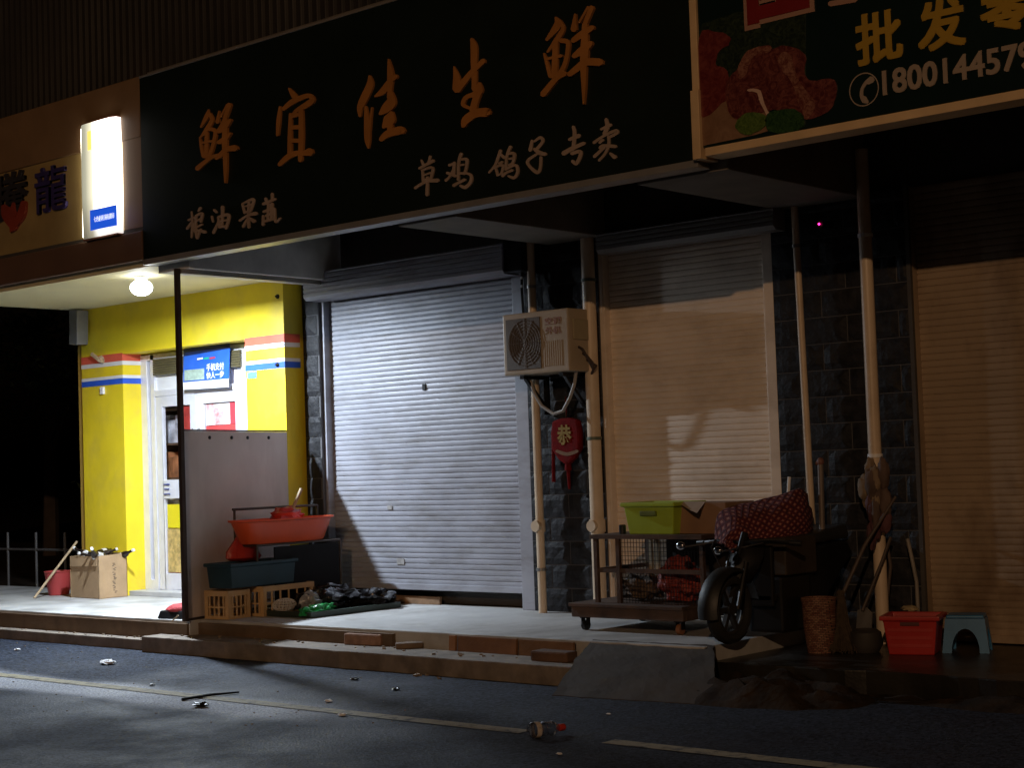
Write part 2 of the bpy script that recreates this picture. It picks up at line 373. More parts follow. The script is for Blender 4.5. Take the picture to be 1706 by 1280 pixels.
# the little concrete ramp down to the road
mb = MB(); nu, nv = 30, 22
cA, cB, cC, cD = Vector((-6.93, 8.66, .253)), Vector((-5.97, 8.70, .253)), Vector((-5.50, 7.98, .004)), Vector((-6.62, 7.84, .004))
for j in range(nv+1):
    for i in range(nu+1):
        u, v = i/nu, j/nv; p = cA.lerp(cB, u).lerp(cD.lerp(cC, u), v)
        k = math.sin(math.pi*min(1, v*1.0))*.02; e = .03*noise.noise(Vector((v*6, (0 if u < .5 else 9), 2)))*(1 if i in (0, nu) else 0)
        mb.v.append(p+Vector((e, .02*noise.noise(Vector((u*7, 1, 4)))*(v > .9), k+.008*noise.noise(Vector((u*6, v*5, 1)))*min(1, (1-v)*4)+.0025*noise.noise(Vector((u*22, v*18, 5))))))
for j in range(nv):
    for i in range(nu): a = j*(nu+1)+i; mb.f.append([a, a+1, a+nu+2, a+nu+1])
rim = [i for i in range(nu+1)]+[j*(nu+1)+nu for j in range(1, nv+1)]+[nv*(nu+1)+i for i in range(nu-1, -1, -1)]+[j*(nu+1) for j in range(nv-1, 0, -1)]
n0 = len(mb.v); mb.v += [Vector((mb.v[i].x, mb.v[i].y, -.03)) for i in rim]; k_ = len(rim)
mb.f += [[rim[i], rim[(i+1) % k_], n0+(i+1) % k_, n0+i] for i in range(k_)]
struct('ramp', mb, M('ramp_concrete', (.050, .041, .032), .9, var=.3, scale=5, bump=.3, bscale=22, dirt=(.07, .055, .04), damt=.6, dscale=2))

def heap(name, label, cat, c, rx, ry, h, mat, seed, group=None):
    mb = MB(); nx, ny = 34, 16
    for j in range(ny+1):
        for i in range(nx+1):
            u = i/nx*2-1; v = j/ny*2-1; f = max(0, 1-u*u-v*v)
            k = noise.noise(Vector((u*3, v*3, seed)))*.5 + noise.noise(Vector((u*9, v*9, seed)))*.35 + .7
            mb.v.append(Vector((c[0]+u*rx, c[1]+v*ry, c[2]-.03+f**.7*h*k)))
    for j in range(ny):
        for i in range(nx):
            a = j*(nx+1)+i; mb.f.append([a, a+1, a+nx+2, a+nx+1])
    o = mb.build(name, mat, smooth=True); tag(o, label, cat, group); return o
heap('soil_heap', 'low heap of dark wet soil and rubble at the foot of the ramp', 'soil heap', (-5.40, 8.40, .0), .72, .48, .20, SOIL, 3)
heap('soil_heap', 'thin spill of dark soil along the kerb below the red crate', 'soil heap', (-3.9, 8.75, .0), 1.2, .3, .10, SOIL, 8)

# ================================================================== MAIN BUILDING
main = thing('grocery_building', 'row of dark stone fronted shops with three roller shutters under a deep canopy', 'building', (-6, 10.3, 0))
YS = 8.3      # plane of the sign faces
# --- rock-face stone piers, each block modelled
def stone_pier(x0, x1, z0, z1, Y, ns):
    mb = MB(); ch = .19; row = 0; z = z0
    while z < z1-.02:
        zt = min(z+ch, z1); off = (row % 2)*.2; x = x0-off
        rnd = random.Random(ns*100+row)
        while x < x1-.01:
            a = max(x, x0)+.0035; b = min(x+.4, x1)-.0035; x += .4
            if b-a < .03: continue
            nx = max(3, int((b-a)/.05)); nz = 4; n0 = len(mb.v)
            for j in range(nz+1):
                for i in range(nx+1):
                    px = a+(b-a)*i/nx; pz = z+.0035+(zt-z-.007)*j/nz
                    e = min(i, nx-i, j, nz-j)
                    d = .008 if e == 0 else .013+.012*abs(noise.noise(Vector((px*6+ns, pz*6, row))))+rnd.random()*.004
                    mb.v.append(Vector((px, Y-d, pz)))
            for j in range(nz):
                for i in range(nx):
                    q = n0+j*(nx+1)+i
                    if (i+j) % 2: mb.f += [[q, q+1, q+nx+2], [q, q+nx+2, q+nx+1]]
                    else: mb.f += [[q, q+1, q+nx+1], [q+1, q+nx+2, q+nx+1]]
        z = zt; row += 1
    pr = mb.build('stone_pier', STONE, main)
    b = MB(); b.box(x0, x1, Y-.004, Y+.35, z0, z1); b.build('mortar_bed', MORT, pr)
    return pr
J1L, J1R = at_y(541, 650, 10.22).x, at_y(889, 850, 10.22).x
J2L, J2R = at_y(1008, 700, 10.22).x, at_y(1300, 700, 10.22).x
J3L = at_y(1523, 600, 10.22).x
stone_pier(-11.48, J1L, .25, 3.3, 10.17, 1)
stone_pier(J1R, J2L, .25, 3.3, 10.2, 2)
stone_pier(J2R, J3L, .15, 3.3, 10.2, 3)
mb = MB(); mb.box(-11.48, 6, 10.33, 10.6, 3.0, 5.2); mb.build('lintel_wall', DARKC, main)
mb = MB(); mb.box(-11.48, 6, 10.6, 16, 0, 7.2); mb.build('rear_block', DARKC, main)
# --- canopy: soffit, cross beams, front
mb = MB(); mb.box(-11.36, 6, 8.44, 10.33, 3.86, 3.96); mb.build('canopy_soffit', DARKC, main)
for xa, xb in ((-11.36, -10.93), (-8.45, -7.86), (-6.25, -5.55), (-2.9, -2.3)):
    mb = MB(); mb.box(xa, xb, 8.44, 10.165, 3.235 if xa > -11 else 3.19, 3.858); mb.build('canopy_beam', CANOPY if xa < -11 else M('dim_beam_plaster', (.17, .15, .125), .8, var=.2, scale=4, bump=.15), main, bevel=.008)  # light painted into the plaster: left beam paler, the others darker
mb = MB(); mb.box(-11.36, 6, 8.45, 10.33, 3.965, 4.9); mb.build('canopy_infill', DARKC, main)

# --- roller shutters
def shutter(x0, x1, zb, zt, mat, jl, jr, jz, box=None, pitch=.0465, seed=0, Y=10.28, label=None):
    o = MB(); prof = [(0, -.0055), (.012, -.0075), (.026, -.0075), (.036, -.006), (.0395, .0), (.0435, .001), (.0455, -.003)]
    nz = int((zt-zb)/pitch); nx = 20
    for k in range(nz):
        for i in range(nx+1):
            x = x0+(x1-x0)*i/nx
            for dz, dy in prof:
                s = .0040*noise.noise(Vector((x*1.7, (zb+k*pitch)*1.9, seed*3.3))) + .0007*noise.noise(Vector((x*6, k*1.3, seed)))
                o.v.append(Vector((x, Y+dy+s, zb+k*pitch+dz)))
    np_ = len(prof)
    for k in range(nz):
        for i in range(nx):
            for p in range(np_-1):
                a = (k*(nx+1)+i)*np_+p; b = (k*(nx+1)+i+1)*np_+p; o.f.append([a, b, b+1, a+1])
            if k < nz-1:
                a = (k*(nx+1)+i)*np_+np_-1; b = a+np_; c = ((k+1)*(nx+1)+i)*np_; d = c+np_; o.f.append([a, b, d, c])
    cur = o.build('roller_shutter', mat, main, smooth=False, recalc=False)
    if label: cur['label'] = label
    b = MB(); b.box(x0+.01, x1-.01, Y-.026, Y+.014, zb-.05, zb+.002); b.build('bottom_bar', mat, cur, bevel=.004)
    for a_, b_ in (jl, jr):
        q = MB(); q.box(a_, b_, 10.2, 10.33, jz, zt-.02); q.build('guide_rail', mat, cur, bevel=.006)
    return cur
s1l, s1r = at_y(553, 700, 10.28).x, at_y(872, 700, 10.28).x
sh1 = shutter(s1l, s1r, .43, 3.12, SHUT, (J1L, s1l+.012), (s1r-.012, J1R), .25, seed=1)
s2l, s2r = at_y(1022, 700, 10.28).x, at_y(1288, 600, 10.28).x
sh2 = shutter(s2l, s2r, .31, 3.3, SHUT2, (J2L, s2l+.012), (s2r-.012, J2R), .25, seed=2)
s3l = at_y(1533, 600, 10.28).x
sh3 = shutter(s3l, -2.5, .21, 3.3, SHUT3, (J3L, s3l+.012), (-2.51, -2.42), .15, seed=3, label='brown stained roller shutter')
mb = MB(); mb.box(J3L-.001, J3L+.028, 10.17, 10.2, .15, 3.3); mb.build('door_trim', DARKC, main)
# housings of the rolled-up ends
def housing(x0, x1, y0, y1, z0, z1, mat, par, ribs=5):
    P = [(y1, z0)]; h = z1-z0
    P.append((y0+.03, z0)); P.append((y0, z0+.03))
    for i in range(ribs):
        a = z0+.03+(h-.05)*i/ribs; b = z0+.03+(h-.05)*(i+1)/ribs
        P += [(y0, a+.004), (y0, b-.012), (y0+.008, b-.008), (y0+.008, b-.002)]
    P += [(y0, z1-.012), (y0+.02, z1), (y1, z1)]
    mb = MB(); mb.prism([(x0, y, z) for y, z in P], (x1-x0, 0, 0)); return mb.build('shutter_housing', mat, par)
hb = at_y(505, 480, 9.95).x
h1 = housing(hb, at_y(836, 430, 9.95).x, 9.95, 10.16, 3.02, 3.275, SHUT, sh1)
mb = MB(); mb.box(at_y(838, 430, 9.97).x, at_y(868, 430, 9.97).x, 9.97, 10.16, 3.03, 3.31); mb.build('motor_case', BLKM, sh1, bevel=.01)
housing(at_y(992, 400, 10.0).x, at_y(1288, 370, 10.0).x, 10.0, 10.16, 3.08, 3.24, M('grey_housing', (.17, .165, .16), .5, var=.1), sh2, 3)
c = at_y(707, 645, 10.27); mb = MB(); mb.box(c.x-.02, c.x+.02, 10.262, 10.272, c.z-.03, c.z+.03); mb.build('lock_plate', BLKM, sh1, bevel=.004)
for px, py, ww in ((668, 936, .045), (871, 775, .03), (650, 846, .03)):
    c = at_y(px, py, 10.27); mb = MB(); mb.box(c.x-ww, c.x+ww, 10.264, 10.268, c.z-ww*.6, c.z+ww*.6); mb.build('sticker_remnant', M('sticker_grey', (.30, .29, .28), .6, var=.3, scale=20), sh1)
# plank left under the half-raised shutter
mb = MB(); mb.obox((-10.55, 10.31, .285), (1.2, .03, .07), rz=R(1)); o = mb.build('wooden_plank', M('old_plank', (.22, .13, .07), .8, var=.35, scale=8, bump=.4), bevel=.004)
tag(o, 'brown wooden plank lying on edge in the gap under the white shutter', 'plank')
mb = MB(); mb.box(-11.4, -8.6, 10.45, 10.5, .25, 3.0); mb.build('inner_dark_wall', DARKC, main)

# --- upper storey: ribbed cladding above the signs
mb = MB(); mb.box(-22, 4, 8.60, 8.62, 4.9, 8.0); up = mb.build('dark_cladding', M('dark_cladding', (.016, .014, .012), .6, var=.4, scale=1.2, bump=.1, dirt=(.03, .018, .012), damt=.7, dscale=.9), main)
mb = MB(); x = -21.95
while x < 3.9: mb.box(x, x+.013, 8.57, 8.598, 4.903, 7.9); x += .095
mb.build('cladding_ribs', M('rib_metal', (.085, .08, .075), .5, metal=.3, var=.45, scale=.8, bump=.05), up)
mb = MB(); mb.box(-22, 4, 8.63, 8.7, 4.85, 8.0); mb.build('cladding_backing', DARKC, main)
mb = MB(); mb.box(-11.3, -5.7, 8.33, 8.6, 4.862, 4.9); mb.build('cladding_sill', M('sill_metal', (.20, .18, .16), .5, metal=.3, var=.15), main)

# ================================================================== YELLOW CONVENIENCE SHOP
shop = thing('yellow_shop', 'bright yellow convenience shop with a tan fascia, striped walls and glass doors', 'building', (-13.2, 9.95, .25))
DXL, DXR = -14.03, -12.06           # door opening in the yellow front wall
XL, XR, YF = -14.76, -11.5, 9.95
ZS = 3.25                            # soffit
mb = MB(); mb.box(XL, DXL, YF, 10.5, .25, ZS); mb.box(DXR, XR, YF, 10.5, .25, ZS); mb.box(DXL, DXR, YF, 10.5, 2.735, ZS)
mb.build('yellow_wall', YEL, shop)
mb = MB(); mb.box(-14.87, XL, YF+.03, 10.5, .25, 3.0); mb.build('corner_pilaster', M('dull_yellow_paint', (.42, .27, .05), .6, var=.1, bump=.1), shop)
mb = MB(); mb.box(XL+.05, XR, 10.5, 15, 3.3, 3.5); mb.box(XL-.1, XL+.05, 10.5, 15, .25, 3.5); mb.build('shop_shell', DARKC, shop)
def stripe(name, z0, z1, y, mat):
    mb = MB(); e = .004
    mb.box(XL-.0, DXL+e, YF-e, YF, z0, z1); mb.box(DXL, DXL+e, YF, 10.17, z0, z1)
    mb.build(name, mat, shop)
    mb = MB(); mb.box(DXR-e, XR+e, YF-e, YF, z0, z1); mb.box(XR, XR+e, YF, 10.14, z0, z1)
    return mb.build(name, mat, shop)
stripe('red_stripe', 2.665, 2.745, 0, RED); stripe('white_stripe', 2.622, 2.664, 0, WHITE)
stripe('white_stripe', 2.486, 2.518, 0, WHITE); stripe('blue_stripe', 2.428, 2.485, 0, BLUE)
# door set, recessed
YD = 10.17
mb = MB()
for a, b in ((DXL, -13.93), (-13.865, -13.80), (-12.40, -12.30)): mb.box(a, b, YD, YD+.07, .3, 2.72)
mb.box(-13.80, -12.40, YD, YD+.07, 2.28, 2.345); mb.box(-13.93, -12.40, YD, YD+.07, 2.66, 2.72); mb.box(-12.30, DXR, YD, YD+.07, .3, 2.72)
mb.box(-13.93, -13.865, YD, YD+.07, .3, .40)
dframe = mb.build('door_frame', ALU, shop, bevel=.004)
mb = MB(); mb.box(DXL, DXR, 9.97, 10.4, .25, .30); mb.build('door_sill', M('sill_stone', (.45, .45, .44), .5, var=.1), shop, bevel=.006)
mb = MB(); mb.box(-13.93, -13.865, YD+.03, YD+.036, .40, 2.66); mb.build('side_light', glass('clear_glass'), dframe)
for nm, a, b in (('l', -13.79, -13.125), ('r', -13.115, -12.41)):
    mb = MB(); y0, y1 = YD+.005, YD+.05
    mb.box(a, a+.1, y0, y1, .305, 2.275); mb.box(b-.1, b, y0, y1, .305, 2.275)
    for z0, z1 in ((.305, .47), (1.23, 1.42), (2.17, 2.275)): mb.box(a+.1, b-.1, y0, y1, z0, z1)
    leaf = mb.build('door_leaf', ALU, shop, bevel=.005)
    mb = MB(); mb.box(a+.1, b-.1, y0+.02, y0+.026, .47, 1.23); mb.box(a+.1, b-.1, y0+.02, y0+.026, 1.42, 2.17); mb.build('glass_pane', glass('clear_glass'), leaf)
    hx = b-.05 if nm == 'l' else a+.05
    mb = MB(); mb.tube([(hx, y0-.01, 1.5), (hx, y0-.05, 1.52), (hx, y0-.05, 1.9), (hx, y0-.01, 1.92)], .011); mb.build('pull_handle', STEEL, leaf, smooth=True)
    if nm == 'l':
        letters('door_mark', '三', M('navy_print', (.02, .04, .22), .5), leaf, a+.11, a+.21, 1.27, 1.38, y0)
        mb = MB(); mb.box(a+.12, a+.32, y0+.026, y0+.03, .93, 1.17); mb.build('yellow_notice', M('yellow_paper', (.85, .72, .02), .6, var=.05), leaf)
        mb = MB(); mb.box(a+.11, a+.40, y0+.027, y0+.031, .48, .92); mb.build('gold_notice', M('gold_print', (.62, .45, .16), .5, var=.35, scale=25, bump=.05), leaf)
        mb = MB(); mb.box(b-.27, b-.11, y0+.027, y0+.031, 1.72, 2.16); mb.build('red_goods_poster', M('poster_dark_red', (.42, .045, .04), .5, var=.5, scale=9), leaf)
    else:
        px = y0+.026
        mb = MB(); mb.box(a+.11, b-.11, px, px+.003, 1.95, 2.165); mb.build('red_white_poster', M('poster_white', (.8, .76, .76), .5, var=.08, dirt=(.6, .05, .06), damt=1, dscale=4), leaf)
        mb = MB(); mb.box(b-.21, b-.105, px-.004, px-.001, 1.95, 2.165); mb.build('poster_edge', M('poster_red', (.62, .06, .08), .5, var=.1), leaf)
        mb = MB(); mb.box(a+.11, b-.11, px, px+.003, 1.87, 1.945); mb.build('red_banner', M('poster_red2', (.60, .07, .07), .5, var=.1), leaf)
        mb = MB(); mb.box(a+.11, b-.11, px, px+.003, 1.45, 1.865); mb.build('pale_green_poster', M('poster_pale', (.55, .62, .46), .5, var=.25, scale=11), leaf)
# transom: rolled-up olive shade, white board, hanging blue poster
mb = MB(); mb.box(-13.80, -12.40, YD+.03, YD+.04, 2.345, 2.66); tp = mb.build('transom_board', PRINT_W, shop)
mb = MB()
for i in range(7): mb.box(-13.78, -12.385, YD-.03, YD+.01, 2.50+i*.024, 2.521+i*.024)
mb.build('slatted_shade', DKSLAT, shop, bevel=.003)
YP = 10.11
def px_quad(name, pts, mat, par, Y, th=.004):
    P = [at_y(x, y, Y) for x, y in pts]; mb = MB(); mb.prism(P, (0, th, 0)); return mb.build(name, mat, par)
bp_ = px_quad('payment_poster', [(306, 592), (383, 580), (381, 634), (305, 641)], M('poster_blue', (.03, .13, .60), .4, var=.12), shop, YP)
px_quad('poster_top_shadow', [(306.5, 578), (383, 571), (383, 580.6), (306, 594)], M('poster_shadow_navy', (.012, .02, .07), .4, var=.1), bp_, YP-.003, .002)  # lintel shadow on the poster, painted as a dark navy strip
px_quad('poster_base', [(304, 637.5), (381, 631), (381, 645), (304, 650)], PRINT_W, bp_, YP-.004, .002)
px_quad('poster_inset', [(307, 617), (340, 614), (340, 632), (307, 635)], M('poster_green_grey', (.36, .47, .40), .5, var=.2, scale=30), bp_, YP-.005, .003)
for i, (x0, mtl) in enumerate(((328.5, PRINT_W), (339, M('mark_green', (.02, .42, .28), .5)), (349, M('mark_red', (.5, .05, .08), .5)))):
    px_quad('poster_badge', [(x0, 597-i*.6), (x0+9, 595.6-i*.6), (x0+9, 598.6-i*.6), (x0, 600-i*.6)], mtl, bp_, YP-.005, .003)
q = quad_px(344, 605, 373, 617.5, YP-.006); letters('poster_words', '手机支付', PRINT_W, bp_, q[0], q[1], q[2], q[3], YP-.004, offset=.015, depth=.003)
q = quad_px(344, 619, 373, 630.5, YP-.006); letters('poster_words', '快人一步', PRINT_W, bp_, q[0], q[1], q[2], q[3], YP-.004, offset=.015, depth=.003)
px_quad('blue_sticker', [(412.5, 621), (427, 619), (427, 629.5), (412.5, 631)], M('sticker_blue', (.10, .32, .70), .5, var=.1, scale=40), shop, YF-.008, .003)
# canopy of the yellow shop
mb = MB(); mb.box(-22, -11.42, 8.42, 10.5, ZS+.0, ZS+.1); SOB = mb
mb = MB(); mb.box(-14.8, -11.37, 8.36, YF, ZS, ZS+.06); mb.box(-14.8, -11.37, YF, 10.4, ZS+.002, ZS+.06); sof = mb.build('soffit', SOFF, shop)
mb = MB(); mb.box(-22, -11.375, YS, 8.36, 4.36, 4.88); fa = mb.build('fascia', TAN, shop, bevel=.01)
mb = MB(); mb.box(-22, -11.64, YS+.012, 8.36, 3.585, 4.357); mb.build('fascia_panel', TANY, shop)
mb = MB(); mb.box(-11.637, -11.375, YS+.004, 8.36, 3.585, 4.357); mb.build('fascia_end_post', TAN, shop)
mb = MB(); mb.box(-22, -11.375, YS-.012, 8.355, 3.30, 3.55); mb.build('fascia_lower_band', REDBROWN, shop, bevel=.008)
mb = MB(); mb.box(-22, -11.375, YS+.006, 8.355, 3.552, 3.583); mb.build('fascia_joint', DARKC, shop)
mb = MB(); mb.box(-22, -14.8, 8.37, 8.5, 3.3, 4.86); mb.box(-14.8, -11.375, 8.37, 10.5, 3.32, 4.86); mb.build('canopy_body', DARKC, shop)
# fascia characters
PUR = M('purple_letter', (.035, .025, .11), .4, var=.15)
q = quad_px(60, 277, 111, 352, YS); lc = letters('sign_character', '龍', PUR, shop, *q, YS+.012, depth=.025, bold=.010)
q = quad_px(-14, 288, 46, 366, YS); letters('sign_character', '騰', M('dark_letter', (.03, .028, .03), .4, var=.15), shop, *q, YS+.012, depth=.025, bold=.010)
mb = MB(); brush(mb, sc(0, 170, 5.12, [[(60, 900, 60), (90, 960, 110), (130, 1060, 70), (110, 1110, 10)], [(220, 860, 40), (200, 960, 60), (150, 1050, 40)], [(140, 870, 30), (130, 960, 70)]]), YS+.012, .03)
mb.build('flame_emblem', M('dark_red_emblem', (.26, .04, .02), .5, var=.2), shop)
# small fittings of the shop front
sp = MB(); c = at_y(131, 546, 9.85); sp.obox(c, (.15, .14, .36), ry=R(3)); o = sp.build('wall_speaker', M('grey_box_plastic', (.20, .20, .20), .5, var=.15), bevel=.012)
tag(o, 'small grey box speaker hanging under the soffit at the left corner', 'speaker')
hk = MB(); a = at_y(153, 590, 9.88); b = at_y(165, 600, 9.90); e_ = at_y(171, 596, 9.94); hk.tube([a, b, (b.x+.02, 9.945, b.z-.02)], .022, 6); hk.tube([b, e_], .03, 6)
o = hk.build('wall_bracket', PWOOD); tag(o, 'pale wooden bracket sticking out of the yellow wall above the stripes', 'bracket')
c = at_y(170, 651, 9.93); mb = MB(); mb.obox((c.x, 9.935, c.z), (.055, .03, .075)); o = mb.build('switch_box', WHITE, bevel=.005)
tag(o, 'small white switch box on the yellow wall below the blue stripe', 'switch box')
for px, py in ((462, 494), (462, 608)):
    c = at_y(px, py, 9.94); mb = MB(); mb.lathe([(.022, 0), (.022, .01), (.010, .012), (.010, .03)], (c.x, 9.948, c.z), 10, Matrix.Rotation(R(90), 3, 'X'))
    o = mb.build('wall_bolt', BLKM, smooth=True)
    tag(o, 'dark bolt head on the yellow wall ' + ('near the soffit' if py < 500 else 'on the blue stripe'), 'bolt')
# things seen through the door
mb = MB(); mb.box(-14.7, -11.6, 11.9, 11.95, .3, 3.2); mb.build('interior_back_wall', M('interior_wall', (.45, .40, .36), .7, var=.1), shop)
mb = MB(); mb.box(-14.7, -11.6, 10.5, 11.9, .25, .3); mb.build('interior_floor', M('interior_tiles', (.4, .38, .35), .4, var=.1), shop)
shf = thing('display_shelf', 'shelf of packed goods standing inside behind the glass door', 'shelf', (-13.55, 10.5, .3))
mb = MB()
for x in (-14.0, -13.05): mb.box(x, x+.03, 10.36, 10.68, .3, 2.2)
for i in range(6): mb.box(-13.97, -13.05, 10.36, 10.68, .34+i*.36, .36+i*.36)
mb.build('shelf_frame', M('shelf_brown', (.12, .07, .04), .5, var=.2), shf)
pc = [(.55, .06, .05), (.6, .35, .06), (.62, .55, .4), (.3, .12, .05), (.5, .5, .55), (.55, .2, .04)]
for i in range(5):
    mb = MB(); x = -13.95
    k = 0
    while x < -13.12:
        wd = random.uniform(.07, .13); mb.box(x, x+wd-.01, 10.38+random.random()*.04, 10.58, .362+i*.36, .362+i*.36+random.uniform(.16, .3)); x += wd
    mb.build('product_row', M('product_%d' % i, pc[i], .4, var=.6, scale=9, bump=0), shf, bevel=.006)

# ------------------------------------------------------------------ light box
lbx = thing('light_box', 'glowing white vertical light box with a blue label on the tan fascia', 'light box', (at_y(162, 290, YS-.075).x, 8.3, 3.57))
def lightmat():
    mt = bpy.data.materials.new('light_box_acrylic'); mt.use_nodes = True; t = mt.node_tree; N = t.nodes; L = t.links; b = N['Principled BSDF']
    b.inputs['Base Color'].default_value = (.8, .8, .78, 1); b.inputs['Roughness'].default_value = .4
    tc = N.new('ShaderNodeTexCoord'); sp_ = N.new('ShaderNodeSeparateXYZ'); L.new(tc.outputs['Object'], sp_.inputs[0])
    r = N.new('ShaderNodeValToRGB'); mr = N.new('ShaderNodeMapRange'); mr.inputs[1].default_value = -.3; mr.inputs[2].default_value = .3
    L.new(sp_.outputs[0], mr.inputs[0]); L.new(mr.outputs[0], r.inputs[0])
    e = r.color_ramp.elements; e[0].position = .0; e[0].color = (.22, .22, .16, 1); e[1].position = 1; e[1].color = (.30, .20, .16, 1)
    for p, c_ in ((.20, (.36, .37, .28, 1)), (.36, (.9, .85, .62, 1)), (.52, (3.2, 3.1, 2.9, 1)), (.955, (2.6, 2.5, 2.4, 1))): q_ = e.new(p); q_.color = c_
    mz = N.new('ShaderNodeMapRange'); mz.inputs[1].default_value = 0; mz.inputs[2].default_value = .35; mz.inputs[3].default_value = .3; mz.inputs[4].default_value = 1.
    L.new(sp_.outputs[2], mz.inputs[0])
    mu = N.new('ShaderNodeVectorMath'); mu.operation = 'SCALE'; L.new(r.outputs[0], mu.inputs[0]); L.new(mz.outputs[0], mu.inputs['Scale'])
    L.new(mu.outputs[0], b.inputs['Emission Color']); b.inputs['Emission Strength'].default_value = 1.15
    return mt
mb = MB(); nz = 12; nx = 14; YB = YS-.075
BX0, BX1 = at_y(131, 300, YB).x, at_y(192, 290, YB).x; BC, BW = (BX0+BX1)/2, BX1-BX0
BZ0, BZ1 = at_y(168, 392, YB).z, at_y(168, 199, YB).z
def bw(f): return BW*(.965+.035*math.sin(math.pi*f))
for j in range(nz+1):
    f = j/nz; z = BZ0+(BZ1-BZ0)*f
    for i in range(nx+1):
        u = i/nx*2-1; mb.v.append(Vector((BC+bw(f)/2*u, YB+.03*abs(u)**8, z)))
for j in range(nz):
    for i in range(nx): a = j*(nx+1)+i; mb.f.append([a, a+1, a+nx+2, a+nx+1])
n0 = len(mb.v)
for j in range(nz+1):
    f = j/nz; z = BZ0+(BZ1-BZ0)*f; wdt = bw(f)
    mb.v += [Vector((BC-wdt/2, YS+.003, z)), Vector((BC+wdt/2, YS+.003, z))]
for j in range(nz):
    a = j*(nx+1); b = n0+2*j; mb.f.append([b, a, a+nx+1, b+2]); a += nx; b += 1; mb.f.append([a, b, b+2, a+nx+1])
mb.f.append([n0, n0+1]+[i for i in range(nx, -1, -1)]); mb.f.append([n0+2*nz, n0+2*nz+1]+[nz*(nx+1)+i for i in range(nx, -1, -1)])
mb.build('glowing_shell', lightmat(), lbx, smooth=True)
mb = MB(); mb.box(BC-BW*.5-.004, BC-BW*.5+.004, YB+.034, YS+.003, BZ0+.02, BZ1-.02); mb.build('unseen_glow_panel', M('unseen_glow_acrylic', (.8, .8, .75), .4, emit=(1., .92, .72), estr=9), lbx)  # unseen left side, added extra bright to spill light on the fascia
BE = M('lit_blue_label', (.02, .10, .6), .4, var=.1, emit=(.015, .10, .75), estr=.8)
q = quad_px(151, 346, 194, 378, YB)
mb = MB(); mb.box(q[0], q[1], YB-.006, YB+.004, q[2]-.01, q[3]-.0); bl = mb.build('blue_label', BE, lbx)
WE = M('lit_white_print', (.8, .82, .85), .5, emit=(.8, .85, 1), estr=.8)
letters('label_words', '七色便利 国有超市', WE, bl, q[0]+.06, q[1]-.02, q[2]+.055, q[2]+.105, YB-.006, offset=.01, depth=.003)
mb = MB(); q = quad_px(146, 218, 152, 250, YB); mb.box(q[0], q[1], YB-.003, YB+.004, q[2], q[3]); mb.build('yellow_mark', M('lit_yellow', (.8, .7, .1), .5, emit=(1., .85, .2), estr=1.0), lbx)
for z0, z1 in ((BZ1+.002, BZ1+.014), (BZ0-.014, BZ0-.002)): mb = MB(); mb.box(BC-BW*.47, BC+BW*.47, YB+.02, YS+.003, z0, z1); mb.build('box_cap', M('brown_cap', (.22, .08, .04), .5), lbx)

# ------------------------------------------------------------------ the ceiling lamp
LX, LY, LZ = -11.96, 8.70, 3.143
cl = thing('ceiling_lamp', 'round white ceiling lamp burning under the soffit of the yellow shop', 'lamp', (LX, LY, ZS))
mb = MB(); mb.lathe([(.06, 0), (.06, -.02), (.035, -.03), (.03, -.075)], (LX, LY, ZS-.001), 28); mb.build('lamp_base', WHITE, cl, smooth=True)
mb = MB(); mb.blob((LX, LY, LZ), (.10, .10, .073), amp=0); mb.build('lamp_globe', M('lamp_glow', (.9, .9, .9), .4, emit=(.93, .97, 1.0), estr=15), cl, smooth=True)
lp = lamp('lamp_light', 'AREA', (LX, LY, LZ-.079), 255, (.76, .87, 1.0))     # LED disc facing down
lp.data.shape = 'DISK'; lp.data.size = .11
# ------------------------------------------------------------------ SIGN ONE (dark, brush lettering)
s1 = thing('shop_sign', 'long black shop sign with orange brush lettering above the white and cream shutters', 'sign', (-8.5, 8.35, 3.26), 'shop signs on the canopy front')
mb = MB(); mb.box(-11.37, -5.67, YS, 8.43, 3.30, 4.855); mb.build('sign_board', SIGNBLK, s1)
mb = MB(); mb.box(-11.37, -5.67, YS-.012, 8.43, 3.252, 3.299); mb.box(-11.37, -5.67, YS-.008, 8.43, 4.856, 4.875); mb.build('sign_trim', TRIM, s1, bevel=.004)
BIG = []
BIG.append(sc(320, 165, 8.533, [[(250,150,12),(225,250,60),(145,400,25)],[(270,210,40),(300,300,55),(230,430,60),(130,560,20)],[(130,545,20),(150,680,38),(180,820,45)],
  [(230,430,40),(330,440,55),(350,500,48),(320,650,50),(270,800,50),(200,825,40)],[(225,480,45),(222,800,50)],[(160,625,28),(320,595,30)],[(400,800,50),(300,830,50),(180,920,60),(100,990,70)],
  [(405,170,10),(385,330,55)],[(550,85,70),(480,310,55),(400,460,60)],[(520,80,18),(430,260,26)],[(570,300,40),(470,420,80),(380,470,50)],[(570,490,30),(480,580,75),(400,620,55)],
  [(500,300,55),(490,600,75),(495,780,60),(500,1000,50),(498,1190,22)],[(640,700,90),(520,720,70),(430,800,70),(370,850,40)]]))
BIG.append(sc(450, 135, 8.533, [[(290,110,30),(360,210,80),(400,260,60)],[(160,370,30),(140,560,55),(125,770,40)],[(210,400,55),(350,290,80),(560,210,65),(620,270,75),(540,340,85),(400,420,55),(350,480,45)],
  [(310,470,40),(302,800,58),(300,1050,60)],[(460,380,60),(465,800,72),(450,1130,60)],[(310,515,50),(450,470,50)],[(310,665,55),(450,655,60)],[(310,850,55),(450,850,60)],
  [(160,1190,60),(280,1080,80),(400,1030,75),(500,1030,70),(590,1010,115)]]))
